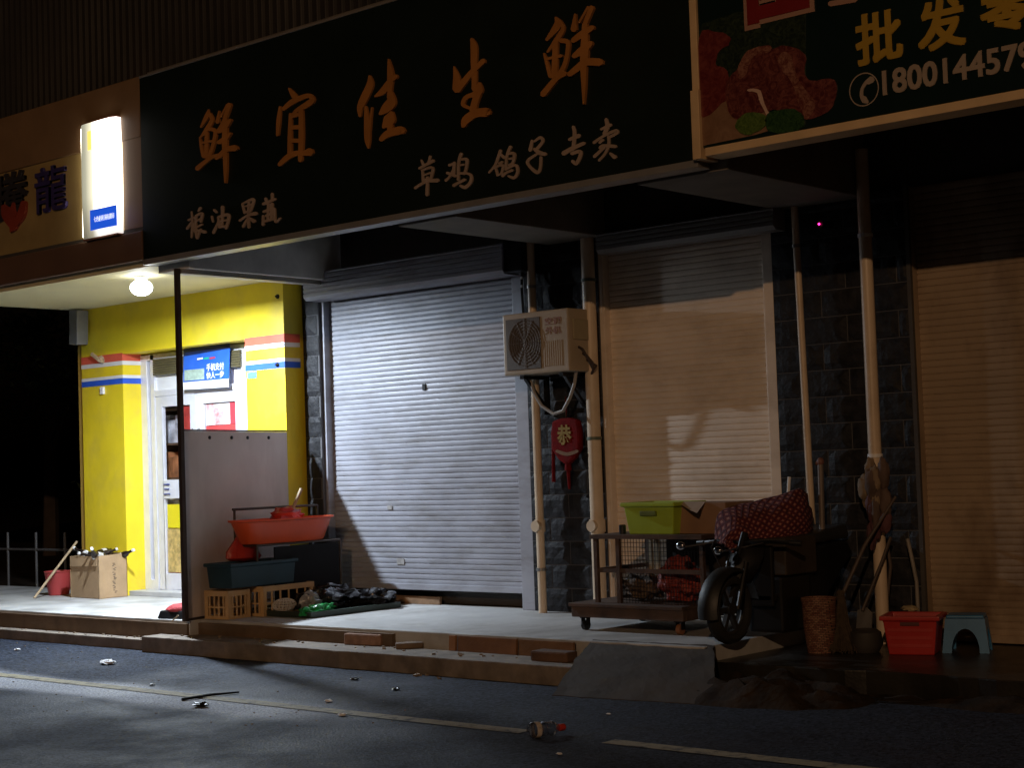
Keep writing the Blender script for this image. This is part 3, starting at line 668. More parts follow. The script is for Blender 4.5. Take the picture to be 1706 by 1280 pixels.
BIG.append(sc(590, 90, 7.71, [[(215,285,30),(220,400,90),(130,600,95),(90,700,70),(90,800,28)],[(165,680,30),(185,900,75),(190,1100,72),(200,1210,18)],[(245,690,18),(228,850,24),(212,980,40)],
  [(460,70,18),(485,250,80),(478,450,58),(470,560,60)],[(555,290,60),(470,360,60),(390,480,85),(290,545,26)],[(500,500,40),(495,620,125),(430,700,120),(355,770,40)],
  [(500,760,60),(470,850,150),(400,940,46)],[(480,920,80),(480,980,60)],[(370,1100,60),(450,1030,90),(600,985,105),(640,990,90)]]))
BIG.append(sc(740, 55, 7.71, [[(370,80,38),(400,180,85),(400,400,78),(405,600,66),(400,720,60)],[(140,430,10),(175,560,80),(185,720,120)],[(185,725,100),(260,640,78),(360,520,68),(450,430,60),(520,360,66)],
  [(470,650,40),(460,740,115),(400,790,66),(300,830,56),(260,920,48),(340,965,40)],[(450,780,90),(410,900,82),(390,1000,90)],[(265,1200,50),(300,1120,105),(420,1035,105),(560,1020,115),(580,1020,90)]]))
BIG.append(sc(890, 0, 6.92, [[(265,205,30),(285,290,85),(160,460,35)],[(300,250,60),(350,320,40),(300,420,58),(170,600,25)],[(130,620,20),(165,740,38),(200,880,42)],
  [(320,470,50),(390,480,56),(408,540,46),(370,740,50),(300,860,58),(200,880,46)],[(262,480,60),(252,860,70)],[(150,685,30),(330,645,36)],[(370,850,58),(270,910,60),(120,1090,68)],
  [(490,165,20),(475,340,72)],[(680,90,58),(600,290,48)],[(640,85,28),(540,260,24)],[(690,320,56),(580,390,76),(470,470,58)],[(670,500,56),(590,570,92),(480,650,56)],
  [(605,280,58),(600,600,90),(590,780,72),(592,1000,48),(590,1200,18)],[(780,720,88),(620,720,84),(520,790,76),(430,860,58)]]))
for st in BIG: mb = MB(); brush(mb, st, YS, .016); mb.build('sign_character', GOLD, s1, recalc=True)
SM = []
A = (305, 310, 10.035)
SM.append(sc(*A, [[(150,430,25),(165,640,40),(150,860,30)],[(100,570,38),(220,520,32)],[(160,600,36),(80,710,46)],[(180,620,28),(200,760,32)],[(300,370,48),(270,420,30)],[(230,500,36),(220,700,44),(250,870,48)],
  [(230,500,36),(330,460,46),(310,600,38)],[(240,590,28),(310,545,30)],[(250,690,32),(330,645,36)],[(260,740,36),(380,770,56)],[(310,720,24),(250,870,40)]]))
SM.append(sc(*A, [[(530,400,40),(570,440,38)],[(490,510,38),(510,600,28)],[(520,780,48),(590,620,32),(600,560,28)],[(670,350,56),(670,470,46),(660,650,42)],[(600,520,38),(620,690,42)],[(600,520,36),(760,480,54),(770,570,46),(730,710,42)],[(620,600,32),(740,570,32)],[(620,690,36),(730,670,36)]]))
SM.append(sc(*A, [[(1000,300,36),(1040,450,42)],[(1000,300,32),(1180,220,46),(1170,330,46),(1130,430,42)],[(1110,250,36),(1100,500,46),(1110,690,46)],[(1050,340,28),(1160,310,32)],[(1050,440,36),(1130,420,36)],[(960,580,38),(1100,490,42),(1230,460,66)],[(1080,560,32),(1020,680,46)],[(1130,540,36),(1200,590,66)]]))
SM.append(sc(*A, [[(1500,130,46),(1500,230,46)],[(1390,210,46),(1420,300,46)],[(1350,300,46),(1550,220,46)],[(1360,430,44),(1520,370,44)],[(1440,300,44),(1430,560,44)],[(1350,500,36),(1350,650,46)],[(1400,500,44),(1520,450,44)],[(1500,300,50),(1490,560,44)],[(1540,380,36),(1560,600,38),(1640,540,32)],[(1350,600,36),(1500,560,44)]]))
A = (685, 230, 9.478)
SM.append(sc(*A, [[(170,350,30),(200,420,42)],[(310,290,38),(290,380,42)],[(140,480,38),(360,360,54)],[(190,520,32),(200,680,42)],[(180,510,32),(350,470,46),(320,650,42)],[(200,590,28),(320,550,32)],[(210,660,32),(310,640,32)],[(80,790,46),(250,690,46),(430,670,64)],[(270,620,38),(265,900,48)]]))
SM.append(sc(*A, [[(690,390,48),(680,560,48)],[(610,430,42),(700,400,38)],[(690,480,38),(610,620,38),(560,670,48)],[(580,550,42),(710,600,48)],[(800,250,48),(760,400,42),(755,660,42)],[(800,340,38),(890,340,48),(880,480,42),(850,570,38)],[(790,430,32),(850,420,32)],[(770,560,38),(900,560,38),(960,600,42),(950,700,48),(870,780,56),(790,750,36)],[(690,750,56),(760,710,42),(860,660,48)]]))
SM.append(sc(*A, [[(1420,200,48),(1340,420,42),(1240,545,32)],[(1410,250,38),(1480,310,48)],[(1400,400,36),(1450,380,42)],[(1340,460,38),(1380,590,38)],[(1340,460,32),(1460,430,42),(1440,560,38)],[(1370,590,32),(1450,560,32)],[(1580,140,48),(1520,300,38),(1510,500,42)],[(1550,250,38),(1640,250,48),(1620,390,42),(1560,430,38)],[(1560,330,32),(1620,320,32)],[(1520,490,38),(1650,430,42),(1690,470,42),(1690,560,42),(1640,630,48),(1550,600,32)],[(1460,600,48),(1520,550,42),(1610,510,42)]]))
A = (860, 185, 9.478)
SM.append(sc(*A, [[(260,470,42),(230,620,56)],[(300,480,32),(390,420,48),(430,480,48),(330,610,52)],[(300,600,48),(380,660,66),(470,680,56)],[(340,680,38),(200,780,48),(210,860,42),(340,970,56),(390,900,42),(400,730,42)]]))
SM.append(sc(*A, [[(910,250,48),(930,350,56),(910,600,56)],[(850,450,48),(1000,390,66)],[(760,670,76),(900,590,66),(1080,510,56)],[(890,670,56),(1020,640,56),(1020,720,56),(960,830,56),(900,790,48)]]))
SM.append(sc(*A, [[(1430,130,48),(1450,250,66),(1400,360,56)],[(1350,290,38),(1500,220,56)],[(1240,500,48),(1400,390,42),(1580,310,48),(1600,350,48),(1490,410,48)],[(1470,400,42),(1470,550,42),(1410,680,42),(1320,780,38)],[(1330,500,42),(1380,460,42)],[(1340,580,56),(1400,550,56),(1580,560,52)],[(1400,580,48),(1250,720,52)],[(1500,670,38),(1570,730,66)]]))
for st in SM: mb = MB(); brush(mb, st, YS, .008); mb.build('small_character', CREAML, s1)

# ------------------------------------------------------------------ SIGN TWO (meat wholesaler)
s2 = thing('shop_sign', 'green butcher sign with a raw meat picture, red character and phone number', 'sign', (-3.6, 8.25, 3.28), 'shop signs on the canopy front')
Y2 = 8.27
SGREEN = M('bottle_green_print', (.004, .013, .010), .32, var=.15, scale=2, bump=.03, bscale=8)
mb = MB(); mb.box(-5.61, 1.5, Y2, 8.43, 3.36, 5.4); mb.build('sign_board', SGREEN, s2)
mb = MB(); mb.box(-5.585, 1.5, Y2-.02, 8.43, 3.30, 3.352); mb.build('sign_trim', OTRIM, s2, bevel=.004)
mb = MB(); mb.box(-5.665, -5.615, Y2-.015, 8.43, 3.72, 5.4); mb.box(-5.672, -5.612, Y2-.03, 8.43, 3.29, 3.72); mb.build('sign_side_post', OTRIM, s2, bevel=.004)
def flat(name, pts, mat, k, s=(1150, 0, 3.068)):
    if name != 'herb_print' and name != 'board_print':
        n_ = len(pts); q = []
        for i in range(n_):
            p0, p1, p2, p3 = pts[i-1], pts[i], pts[(i+1) % n_], pts[(i+2) % n_]
            for t in (0, .25, .5, .75): q.append(tuple(.5*((2*p1[j])+(-p0[j]+p2[j])*t+(2*p0[j]-5*p1[j]+4*p2[j]-p3[j])*t*t+(-p0[j]+3*p1[j]-3*p2[j]+p3[j])*t**3) + random.uniform(-3, 3) for j in (0, 1)))
        pts = q
    P = [at_y(s[0]+x/s[2], s[1]+y/s[2], Y2) for x, y in pts]; mb = MB()
    mb.prism([(p.x, Y2-.0015*k, p.z) for p in P], (0, .001+.0015*k, 0)); return mb.build(name, mat, s2)
def meat(name, c1, c2, sc_=9):
    if name in MATS: return MATS[name]
    mt = bpy.data.materials.new(name); mt.use_nodes = True; t = mt.node_tree; N = t.nodes; L = t.links; b = N['Principled BSDF']
    tc = N.new('ShaderNodeTexCoord'); n = N.new('ShaderNodeTexNoise'); n.inputs['Scale'].default_value = sc_; n.inputs['Detail'].default_value = 9; n.inputs['Distortion'].default_value = 1.8; n.inputs['Roughness'].default_value = .7
    L.new(tc.outputs['Object'], n.inputs['Vector']); r = N.new('ShaderNodeValToRGB'); r.color_ramp.elements[0].position = .40; r.color_ramp.elements[1].position = .66
    r.color_ramp.elements[0].color = list(c1)+[1]; r.color_ramp.elements[1].color = list(c2)+[1]
    L.new(n.outputs[0], r.inputs[0]); L.new(r.outputs[0], b.inputs['Base Color']); b.inputs['Roughness'].default_value = .4
    MATS[name] = mt; return mt
flat('herb_print', [(60,120),(240,60),(590,60),(590,430),(300,420),(45,420),(45,170)], meat('herb_print', (.003,.008,.004), (.03,.045,.02), 26), 1)
flat('board_print', [(46,600),(170,510),(330,560),(560,620),(330,690),(50,748)], meat('board_print', (.19,.10,.055), (.27,.16,.095), 6), 2)
flat('meat_print', [(45,190),(150,165),(205,190),(195,230),(150,260),(130,330),(190,360),(200,480),(160,530),(46,585)], meat('meat_a', (.10,.009,.008), (.19,.04,.03), 12), 3)
flat('meat_print', [(190,420),(250,340),(300,260),(400,232),(420,250),(470,235),(520,240),(590,280),(585,370),(620,410),(740,410),(738,520),(690,580),(600,610),(480,590),(430,560),(330,590),(230,610),(190,540)], meat('meat_b', (.065,.007,.006), (.20,.06,.045), 19), 4)
flat('fat_print', [(250,340),(300,260),(400,232),(410,262),(330,290),(280,390),(250,400)], meat('fat', (.11,.022,.016), (.31,.15,.10), 24), 5)
flat('fat_print', [(470,270),(520,290),(560,420),(640,520),(600,610),(570,560),(520,420),(455,330)], meat('fat', (.11,.022,.016), (.31,.15,.10), 24), 5)
flat('bone_print', [(300,455),(360,460),(385,530),(440,655),(428,660),(370,545),(345,478),(300,468)], meat('bone', (.5,.33,.25), (.6,.42,.33), 10), 6)
flat('lettuce_print', [(235,640),(270,590),(330,575),(385,590),(390,640),(330,680),(270,685)], meat('lettuce_a', (.04,.08,.008), (.13,.20,.04), 26), 7)
flat('lettuce_print', [(390,600),(440,565),(540,560),(585,600),(570,660),(470,680),(400,665)], meat('lettuce_b', (.006,.03,.006), (.04,.10,.025), 30), 7)
PINKW = M('pink_outline', (.36, .21, .15), .4, var=.08); RCH = M('red_character', (.19, .012, .012), .4, var=.08)
a = at_y(1237, 40, Y2); b = at_y(1345, 12, Y2); h_ = b.x-a.x
z0_ = 3.36+.0
zb_ = at_y(1290, 27, Y2).z
letters('red_character', '佳', PINKW, s2, a.x-.014, b.x+.014, zb_-.012, zb_+h_*1.02, Y2, depth=.004, bold=.075)
letters('red_character', '佳', RCH, s2, a.x+.004, b.x-.004, zb_+.006, zb_+h_, Y2, depth=.008, bold=.055)
mb = MB(); brush(mb, [[(1384, 6, 9), (1425, -1, 9)]], Y2, .006); mb.build('red_character', PINKW, s2)
GY = M('yellow_gold_print', (.40, .25, .03), .4, var=.08)
for ch, px in (('批', (1428, 20, 1502, 102)), ('发', (1531, -2, 1607, 80)), ('零', (1635, -28, 1722, 50))):
    q = quad_px(*px, Y2); letters('gold_character', ch, GY, s2, q[0], q[1], q[2], q[3], Y2, depth=.006, bold=.03)
PW = M('pale_number_print', (.34, .27, .21), .4, var=.06)
x0 = at_y(1472, 137, Y2).x; x9 = at_y(1722, 95, Y2).x; zt = at_y(1500, 113, Y2).z; zb = at_y(1500, 153, Y2).z
letters('phone_number', '1800144579', PW, s2, x0, x9, zb, zt, Y2, depth=.005, bold=.05)
mb = MB(); c = at_y(1440, 149, Y2); rr = .095
for i in range(40):
    a0 = 2*math.pi*i/40; a1 = 2*math.pi*(i+1)/40
    P = [(c.x+math.cos(t_)*r_, Y2-.005, c.z+math.sin(t_)*r_*1.02) for t_, r_ in ((a0, rr), (a1, rr), (a1, rr-.007), (a0, rr-.007))]
    mb.add(P, [(0, 1, 2, 3)])
brush(mb, [[(1453,131,9),(1444,137,6),(1437,148,5),(1436,160,6),(1441,168,9)], [(1454,133,8),(1447,137,8)], [(1440,163,8),(1445,170,6)]], Y2, .005)
mb.build('phone_emblem', PW, s2, recalc=False)

# ================================================================== POST, PANEL, RAIL AT THE CANOPY CORNER
mb = MB(); mb.box(-11.02, -10.98, 8.345, 8.385, .25, 3.19); o = mb.build('metal_post', M('brown_post', (.06, .042, .035), .5, metal=.3, var=.25), bevel=.004)
tag(o, 'thin dark square post holding up the canopy corner beside the grey panel', 'post')
mb = MB(); mb.obox(((-11.0-10.99)/2, 9.27, 3.17), (.045, 1.75, .04)); o = mb.build('corner_rail', M('grey_rail', (.28, .26, .23), .5, metal=.3, var=.15), bevel=.004)
tag(o, 'grey metal rail running from the dark post back to the wall under the canopy', 'rail')
pn = thing('partition_panel', 'grey brown partition board between the dark post and the yellow wall', 'panel', (-11.25, 9.15, .25))
pa, pb = Vector((-11.02, 8.40, 0)), Vector((-11.475, 9.93, 0)); d_ = (pb-pa).normalized(); nrm = Vector((d_.y, -d_.x, 0))
mb = MB(); mb.prism([pa+Vector((0, 0, .27)), pb+Vector((0, 0, .27)), pb+Vector((0, 0, 1.828)), pa+Vector((0, 0, 1.828))], -nrm*.018); mb.build('board', PANELM, pn, bevel=.003)
mb = MB(); up_ = Vector((0, 0, 1))
mb.prism([pa+up_*1.83, pb+up_*1.83, pb+up_*1.844, pa+up_*1.844], -nrm*.03); mb.prism([pa+up_*.25+nrm*.004, pb+up_*.25+nrm*.004, pb+up_*.268+nrm*.004, pa+up_*.268+nrm*.004], -nrm*.03)
mb.build('edge_frame', M('brown_frame', (.06, .045, .04), .5, metal=.3, var=.2), pn)
for px in (341, 377, 404, 441):
    f = (px-300)/175.; c = pa.lerp(pb, f*1.0) + up_*1.775
    mb = MB(); mb.lathe([(.016, 0), (.016, .008), (.006, .012)], c, 10, nrm.to_track_quat('Z', 'Y').to_matrix()); mb.build('bolt', BLKM, pn, smooth=True)

# ================================================================== DRAIN PIPES
PG = 'drain pipes running down the stone piers'
def pipe(x, y, r, zt, zb, label, bands=(), flange=None, bandmat=None, lean=0, n=14):
    t = thing('drain_pipe', label, 'pipe', (x, y, zb), PG)
    mb = MB(); mb.tube([(x, y, zt), (x+lean*.5, y, (zt+zb)/2), (x+lean, y, zb)], r, n); mb.build('pipe_run', PIPE, t, smooth=True)
    for z in bands:
        f = (zt-z)/(zt-zb); mb = MB(); mb.tube([(x+lean*f, y, z+.012), (x+lean*f, y, z-.012)], r+.007, n); mb.build('pipe_clamp', bandmat or STEEL, t, smooth=True)
    if flange:
        mb = MB(); mb.tube([(x-.0, y-r+.01, flange), (x, y-r-.03, flange)], .045, 14); mb.tube([(x, y, flange+.05), (x, y, flange-.05)], r+.01, n); mb.build('access_cap', PIPE, t, smooth=True)
    return t
P1 = at_y(897, 800, 10.08); P2 = at_y(987, 650, 10.12); P3 = at_y(1334, 650, 10.08); P4 = at_y(1453, 650, 10.03)
pipe(P1.x, 10.08, .035, 3.55, .25, 'cream drain pipe beside the right rail of the white shutter', (2.9, .6), .95)
pipe(P2.x, 10.12, .055, 3.55, .25, 'thick cream drain pipe beside the left rail of the cream shutter', (1.64, 2.9), .95, M('green_grey_clamp', (.12, .15, .11), .5, var=.3))
pipe(P3.x, 10.1, .026, 3.3, .9, 'thin cream pipe between the cream shutter and the red quilt', (2.95,), lean=.035)
pipe(P4.x, 10.03, .045, 3.55, .15, 'cream drain pipe with rags tied to it left of the brown shutter', (1.43, 2.95), None, WHITE)

# ================================================================== AIR CONDITIONER
ac = thing('air_conditioner', 'cream outdoor air conditioner unit on brackets between the shutters', 'air conditioner', (-8.27, 9.98, 2.16))
ax0, ax1 = at_y(838, 570, 9.83).x, at_y(948, 570, 9.83).x
mb = MB(); mb.box(ax0, ax1, 9.83, 10.12, 2.17, 2.665); mb.build('casing', CREAM_AC, ac, bevel=.014)
cx_, cz_ = ax0+.24, 2.42
mb = MB(); mb.box(ax0+.04, ax0+.40, 9.822, 9.832, 2.21, 2.62); gr = mb.build('fan_grille', M('grille_dark', (.09, .07, .05), .6, var=.15), ac, bevel=.003)
mb = MB()
for k in range(1, 8): mb.tube([(cx_+k*.024*math.cos(t*.1963), 9.818, cz_+k*.026*math.sin(t*.1963)) for t in range(33)], .003, 5)
for k in range(12):
    a = math.pi*2*k/12; mb.tube([(cx_, 9.817, cz_), (cx_+.165*math.cos(a), 9.817, cz_+.2*math.sin(a))], .003, 5)
mb.build('guard_rings', M('guard_wire', (.12, .09, .065), .6, metal=.2), gr)
mb = MB()
for i in range(9): mb.box(ax0+.43+i*.022, ax0+.44+i*.022, 9.825, 9.832, 2.22, 2.42)
mb.build('vent_ribs', CREAM_AC, ac)
RD = M('faded_red_print', (.26, .12, .075), .5, var=.1)
letters('maker_mark', '空调', RD, ac, ax0+.45, ax0+.61, 2.545, 2.605, 9.83, offset=.02, depth=.003)
letters('maker_mark', '外机', RD, ac, ax0+.45, ax0+.61, 2.47, 2.53, 9.83, offset=.02, depth=.003)
mb = MB(); mb.box(ax1, ax1+.012, 9.88, 10.06, 2.42, 2.58); mb.build('valve_cover', M('yellowed_cover', (.34, .29, .18), .5, var=.1), ac, bevel=.004)
for x in (ax0+.16, ax1-.12):
    mb = MB(); mb.box(x, x+.04, 9.84, 10.16, 2.135, 2.165); mb.box(x, x+.04, 10.13, 10.16, 1.85, 2.135)
    mb.add([(x, 9.88, 2.135), (x+.03, 9.88, 2.135), (x+.03, 10.13, 1.88), (x, 10.13, 1.88), (x, 9.91, 2.135), (x+.03, 9.91, 2.135), (x+.03, 10.13, 1.92), (x, 10.13, 1.92)], [(0, 1, 2, 3), (4, 7, 6, 5), (0, 4, 5, 1), (1, 5, 6, 2), (2, 6, 7, 3), (3, 7, 4, 0)])
    mb.build('bracket', BLKM, ac)
hz = MB(); pts = [(883, 632), (890, 655), (902, 676), (922, 690), (938, 685), (950, 662), (957, 640), (960, 618)]
hz.tube([at_y(x, y, 9.95) for x, y in pts], .014, 8); hz.build('drain_hose', M('grey_hose', (.30, .28, .26), .5, var=.1), ac, smooth=True)
pv = MB()
for k, off in enumerate((0, .05, .1)):
    pv.tube([(ax1, 9.95+off, 2.36-off), (ax1+.05, 9.93+off, 2.34-off), (ax1+.075, 9.97+off, 2.26-off*.5), (ax1+.05, 10.06, 2.18), (ax1-.05, 10.12, 2.1)], .011, 8)
pv.build('refrigerant_lines', M('dark_insulation', (.05, .035, .03), .7, var=.3, bump=.3), ac, smooth=True)

# cables and the two little camera lights
def cable(pts, r, label, mat=BLK, cat='cable'):
    mb = MB(); mb.tube(pts, r, 7); o = mb.build('cable', mat, smooth=True); tag(o, label, cat); return o
cable([at_y(872, 395, 10.1), at_y(870, 440, 10.08), at_y(869, 480, 10.08), at_y(872, 525, 10.08)], .012, 'black cable hanging beside the white shutter above the air conditioner')
cable([at_y(882, 395, 10.14), at_y(881, 450, 10.13), at_y(883, 520, 10.1)], .008, 'thin grey cable running down to the top of the air conditioner', STEEL)
for py, nm in ((463, 'upper'), (477, 'lower')):
    c = at_y(869, py, 10.06); mb = MB(); mb.obox(c, (.014, .014, .022)); o = mb.build('cable_tag', PRINT_W, bevel=.003); tag(o, 'tiny white tag on the black cable, the %s of two' % nm, 'cable tag')
for px, py, col, lab in ((871, 391, (.25, .2, 1.0), 'small dark security camera with a blue light under the canopy'), (1363, 373, (1.0, .02, .22), 'small dark security camera with a red light above the stone pier')):
    c = at_y(px, py, 9.95); t = thing('security_camera', lab, 'camera', c)
    mb = MB(); mb.tube([(c.x, 9.97, c.z+.0), (c.x, 10.12, c.z+.01)], .028, 14); mb.tube([(c.x, 10.1, c.z), (c.x, 10.1, c.z+.07)], .012, 8); mb.build('camera_body', BLK, t, smooth=True)
    mb = MB(); mb.blob((c.x, 9.962, c.z), (.008, .005, .008), amp=0, nu=10, nv=6); mb.build('indicator', M('led_%d' % px, (.1, .1, .1), .4, emit=col, estr=9), t)

# ================================================================== LANTERN ORNAMENT
lt = thing('lantern_ornament', 'red hanging ornament with a gold character and tassel under the air conditioner', 'ornament', at_y(945, 735, 10.08))
c = at_y(945, 732, 10.08); RV = M('red_velvet', (.13, .004, .004), .8, var=.25, scale=20, bump=.2, spec=.1)
P = [(-.13, .15), (-.05, .17), (.05, .17), (.13, .15), (.15, .05), (.145, -.08), (.08, -.16), (.02, -.2), (-.02, -.2), (-.08, -.16), (-.145, -.08), (-.15, .05)]
mb = MB(); mb.prism([(c.x+x, c.y-.03, c.z+z) for x, z in P], (0, .06, 0)); mb.build('ornament_body', RV, lt, bevel=.02)
letters('gold_character', '恭', M('gold_print2', (.26, .17, .03), .4, var=.1), lt, c.x-.075, c.x+.075, c.z-.045, c.z+.115, c.y-.03, offset=.03, depth=.006)
mb = MB(); brush(mb, [[(928, 752, 5), (945, 757, 6), (962, 752, 5)]], c.y-.032, .004); mb.build('gold_edge', M('dull_gold', (.16, .07, .02), .5), lt)
mb = MB(); mb.tube([(c.x, c.y, c.z-.19), (c.x, c.y, c.z-.25)], [.025, .03], 10); mb.tube([(c.x, c.y, c.z-.25), (c.x+.004, c.y, c.z-.40)], [.016, .010], 8); mb.build('tassel', RV, lt, smooth=True); mb = MB(); mb.tube([(c.x, c.y, c.z+.18), (c.x, c.y, c.z+.34)], .004, 6); mb.build('hanging_cord', RV, lt, smooth=True)
for k in (-1,): mb = MB(); mb.tube([(c.x-.15, c.y, c.z-.03), (c.x-.155, c.y, c.z-.34)], [.012, .016], 8); mb.build('side_tassel', RV, lt, smooth=True)

# ================================================================== LEFT: BOX OF BOTTLES, BUCKET, STICK, RAILING
cb = thing('cardboard_box', 'open brown cardboard box full of bottles beside the yellow wall', 'box', (-14.15, 9.72, .25))
F0, L0, R0 = at_z(165, 999, .25), at_z(119, 996, .25), at_z(207, 995, .25); hgt = .43
e1, e2 = (L0-F0), (R0-F0); e1.z = e2.z = 0; e2 = e2*1.12
mb = MB(); th = .008
def wallp(a, b, h0, h1, inw):
    mb.prism([a, b, b+Vector((0, 0, h1)), a+Vector((0, 0, h0))], inw.normalized()*th)
wallp(F0, F0+e1, hgt, hgt-.01, e2); wallp(F0, F0+e2, hgt, hgt+.012, e1); wallp(F0+e1, F0+e1+e2, hgt-.01, hgt+.02, -e2); wallp(F0+e2, F0+e2+e1, hgt+.012, hgt+.02, -e1)
mb.prism([F0, F0+e1, F0+e1+e2, F0+e2], (0, 0, th)); mb.build('box_walls', CARD, cb)
mb = MB(); mb.prism([F0+e1*.02+Vector((0, 0, hgt-.02))-e2.normalized()*.002, F0+e1*.98+Vector((0, 0, hgt-.03))-e2.normalized()*.002, F0+e1*.98+Vector((0, 0, hgt-.11))-e2.normalized()*.012, F0+e1*.02+Vector((0, 0, hgt-.10))-e2.normalized()*.012], -e2.normalized()*.004); mb.build('box_flap', CARD, cb)
BINK = M('box_ink', (.08, .06, .05), .7)
mb = MB(); nrm2 = -e1.normalized()
for i in range(7):
    o_ = F0+e2*.55+Vector((0, 0, .05+i*.045))+nrm2*.001
    for k in range(3):
        q0 = o_+e2*random.uniform(-.07, .03)+Vector((0, 0, k*.012)); q1 = q0+e2*random.uniform(.04, .1)
        mb.prism([q0, q1, q1+Vector((0, 0, .006)), q0+Vector((0, 0, .006))], nrm2*.001)
mb.build('box_print', BINK, cb)
BOT = M('dark_bottle_glass', (.018, .012, .010), .15, var=.3, bump=0); WL = M('bottle_label', (.62, .6, .58), .5, var=.1)
bg_ = 'bottles in the cardboard box'
def bottle(loc, rz, tilt, lab, mat=BOT):
    t = bpy.data.objects.new('bottle', None); C.objects.link(t); t.location = (0, 0, 0); ORG[t] = Vector((0, 0, 0)); tag(t, lab, 'bottle', bg_)
    mb = MB(); mb.lathe([(.03, 0), (.034, .01), (.034, .15), (.028, .18), (.014, .21), (.013, .26), (.015, .262), (.015, .28)], (0, 0, 0), 16); mb.build('bottle_glass', mat, t, smooth=True)
    mb = MB(); mb.lathe([(.0346, .06), (.0346, .13)], (0, 0, 0), 16); mb.f = mb.f[:-2]; mb.build('paper_label', WL, t, smooth=True)
    mb = MB(); mb.lathe([(.0165, .262), (.0165, .284)], (0, 0, 0), 12); mb.build('bottle_cap', LITTER, t, smooth=True)
    t.location = loc; t.rotation_euler = (tilt, rz*.2, rz); return t
inside = F0+e1*.5+e2*.5
for i, (a, b, z, t_, r_) in enumerate(((.25, .2, .20, 60, 40), (.55, .3, .22, 70, 150), (.75, .55, .21, 50, 250), (.35, .6, .23, 75, 10), (.6, .8, .22, 60, 320), (.25, .82, .20, 68, 95), (.45, .45, .27, 82, 200))):
    bottle(F0+e1*a+e2*b+Vector((0, 0, z+.175)), R(r_), R(t_), 'dark glass bottle with a pale label lying on the pile in the cardboard box')
mb = MB(); mb.prism([F0+e1*.05+e2*.05+Vector((0, 0, .35)), F0+e1*.95+e2*.05+Vector((0, 0, .35)), F0+e1*.95+e2*.95+Vector((0, 0, .35)), F0+e1*.05+e2*.95+Vector((0, 0, .35))], (0, 0, .02)); mb.build('crumpled_filling', M('dark_filling', (.05, .035, .03), .7, var=.5, scale=15, bump=.8), cb)

bc = at_z(86, 992, .25); bc = Vector((-14.98, 9.76, .25))
mb = MB(); t_ = .006
mb.lathe([(.095, 0), (.105, .005), (.145, .24), (.152, .245), (.152, .252), (.139, .252), (.10, .012), (.0, .012)], bc, 26)
o = mb.build('red_bucket', M('dusty_red_plastic', (.40, .05, .05), .5, var=.12, bump=.05), smooth=True); tag(o, 'small red plastic bucket on the platform behind the leaning stick', 'bucket')
mb = MB(); mb.tube([at_z(57, 997, .255), (-14.885, 9.93, .80)], .013, 10); o = mb.build('broom_stick', PWOOD, smooth=True); tag(o, 'pale wooden stick leaning over the red bucket towards the wall', 'stick')
rl = thing('metal_railing', 'thin grey metal railing in the dark beyond the yellow wall', 'railing', (-16.5, 10.6, .25))
for px in (-50, 13, 60, 108):
    p = at_y(px, 895, 10.6); mb = MB(); mb.tube([(p.x, 10.6, .0), (p.x, 10.6, .86)], .016, 8); mb.build('railing_post', M('dim_steel', (.12, .12, .12), .5, metal=.4, var=.2), rl, smooth=True)
mb = MB(); mb.tube([(-22, 10.6, .66), (-14.95, 10.6, .66)], .014, 8); mb.build('railing_bar', M('dim_steel', (.12, .12, .12), .5), rl, smooth=True)
mb = MB(); mb.box(-60, -14.9, 10.4, 40, 0, .2); struct('side_yard', mb, SOIL)
# dark trees far behind on the left
LEAF = M('night_foliage', (.05, .075, .03), .6, var=.4, scale=4, bump=0)
def tree(loc, h, rad, seed, label):
    t = thing('tree', label, 'tree', loc, 'trees in the dark behind the railing'); rnd = random.Random(seed); L0 = Vector(loc)
    mb = MB(); mb.tube([L0, L0+Vector((.05, 0, h*.3)), L0+Vector((-.05, .1, h*.7))], [.14, .11, .05], 8)
    for k in range(6):
        a = rnd.random()*6.28; mb.tube([L0+Vector((0, 0, h*(.3+.06*k))), L0+Vector((math.cos(a)*rad*.7, math.sin(a)*rad*.7, h*(.5+.07*k)))], [.06, .02], 6)
    mb.build('trunk', M('bark', (.06, .045, .035), .85, var=.3, bump=.5), t)
    mb = MB()
    for k in range(26):
        d = Vector((rnd.gauss(0, 1), rnd.gauss(0, 1), rnd.gauss(0, .8))); d = d.normalized()*rnd.uniform(.3, 1)
        cc = L0+Vector((d.x*rad, d.y*rad, h*.62+d.z*h*.36))
        for i in range(90):
            q_ = cc+Vector((rnd.gauss(0, .22), rnd.gauss(0, .22), rnd.gauss(0, .18))); u_ = Vector((rnd.uniform(-1, 1), rnd.uniform(-1, 1), rnd.uniform(-.6, .6))).normalized()*.09; v_ = u_.cross(Vector((rnd.uniform(-1, 1), rnd.uniform(-1, 1), 1))).normalized()*.035
            mb.add([q_-u_, q_+v_, q_+u_, q_-v_], [(0, 1, 2, 3)])
    mb.build('crown', LEAF, t, recalc=False)
tree((-20.5, 14.5, .2), 4.6, 1.5, 1, 'bushy dark tree nearest the yellow wall behind the railing')
tree((-24.0, 15.5, .2), 5.2, 1.8, 2, 'taller dark tree at the far left edge behind the railing')

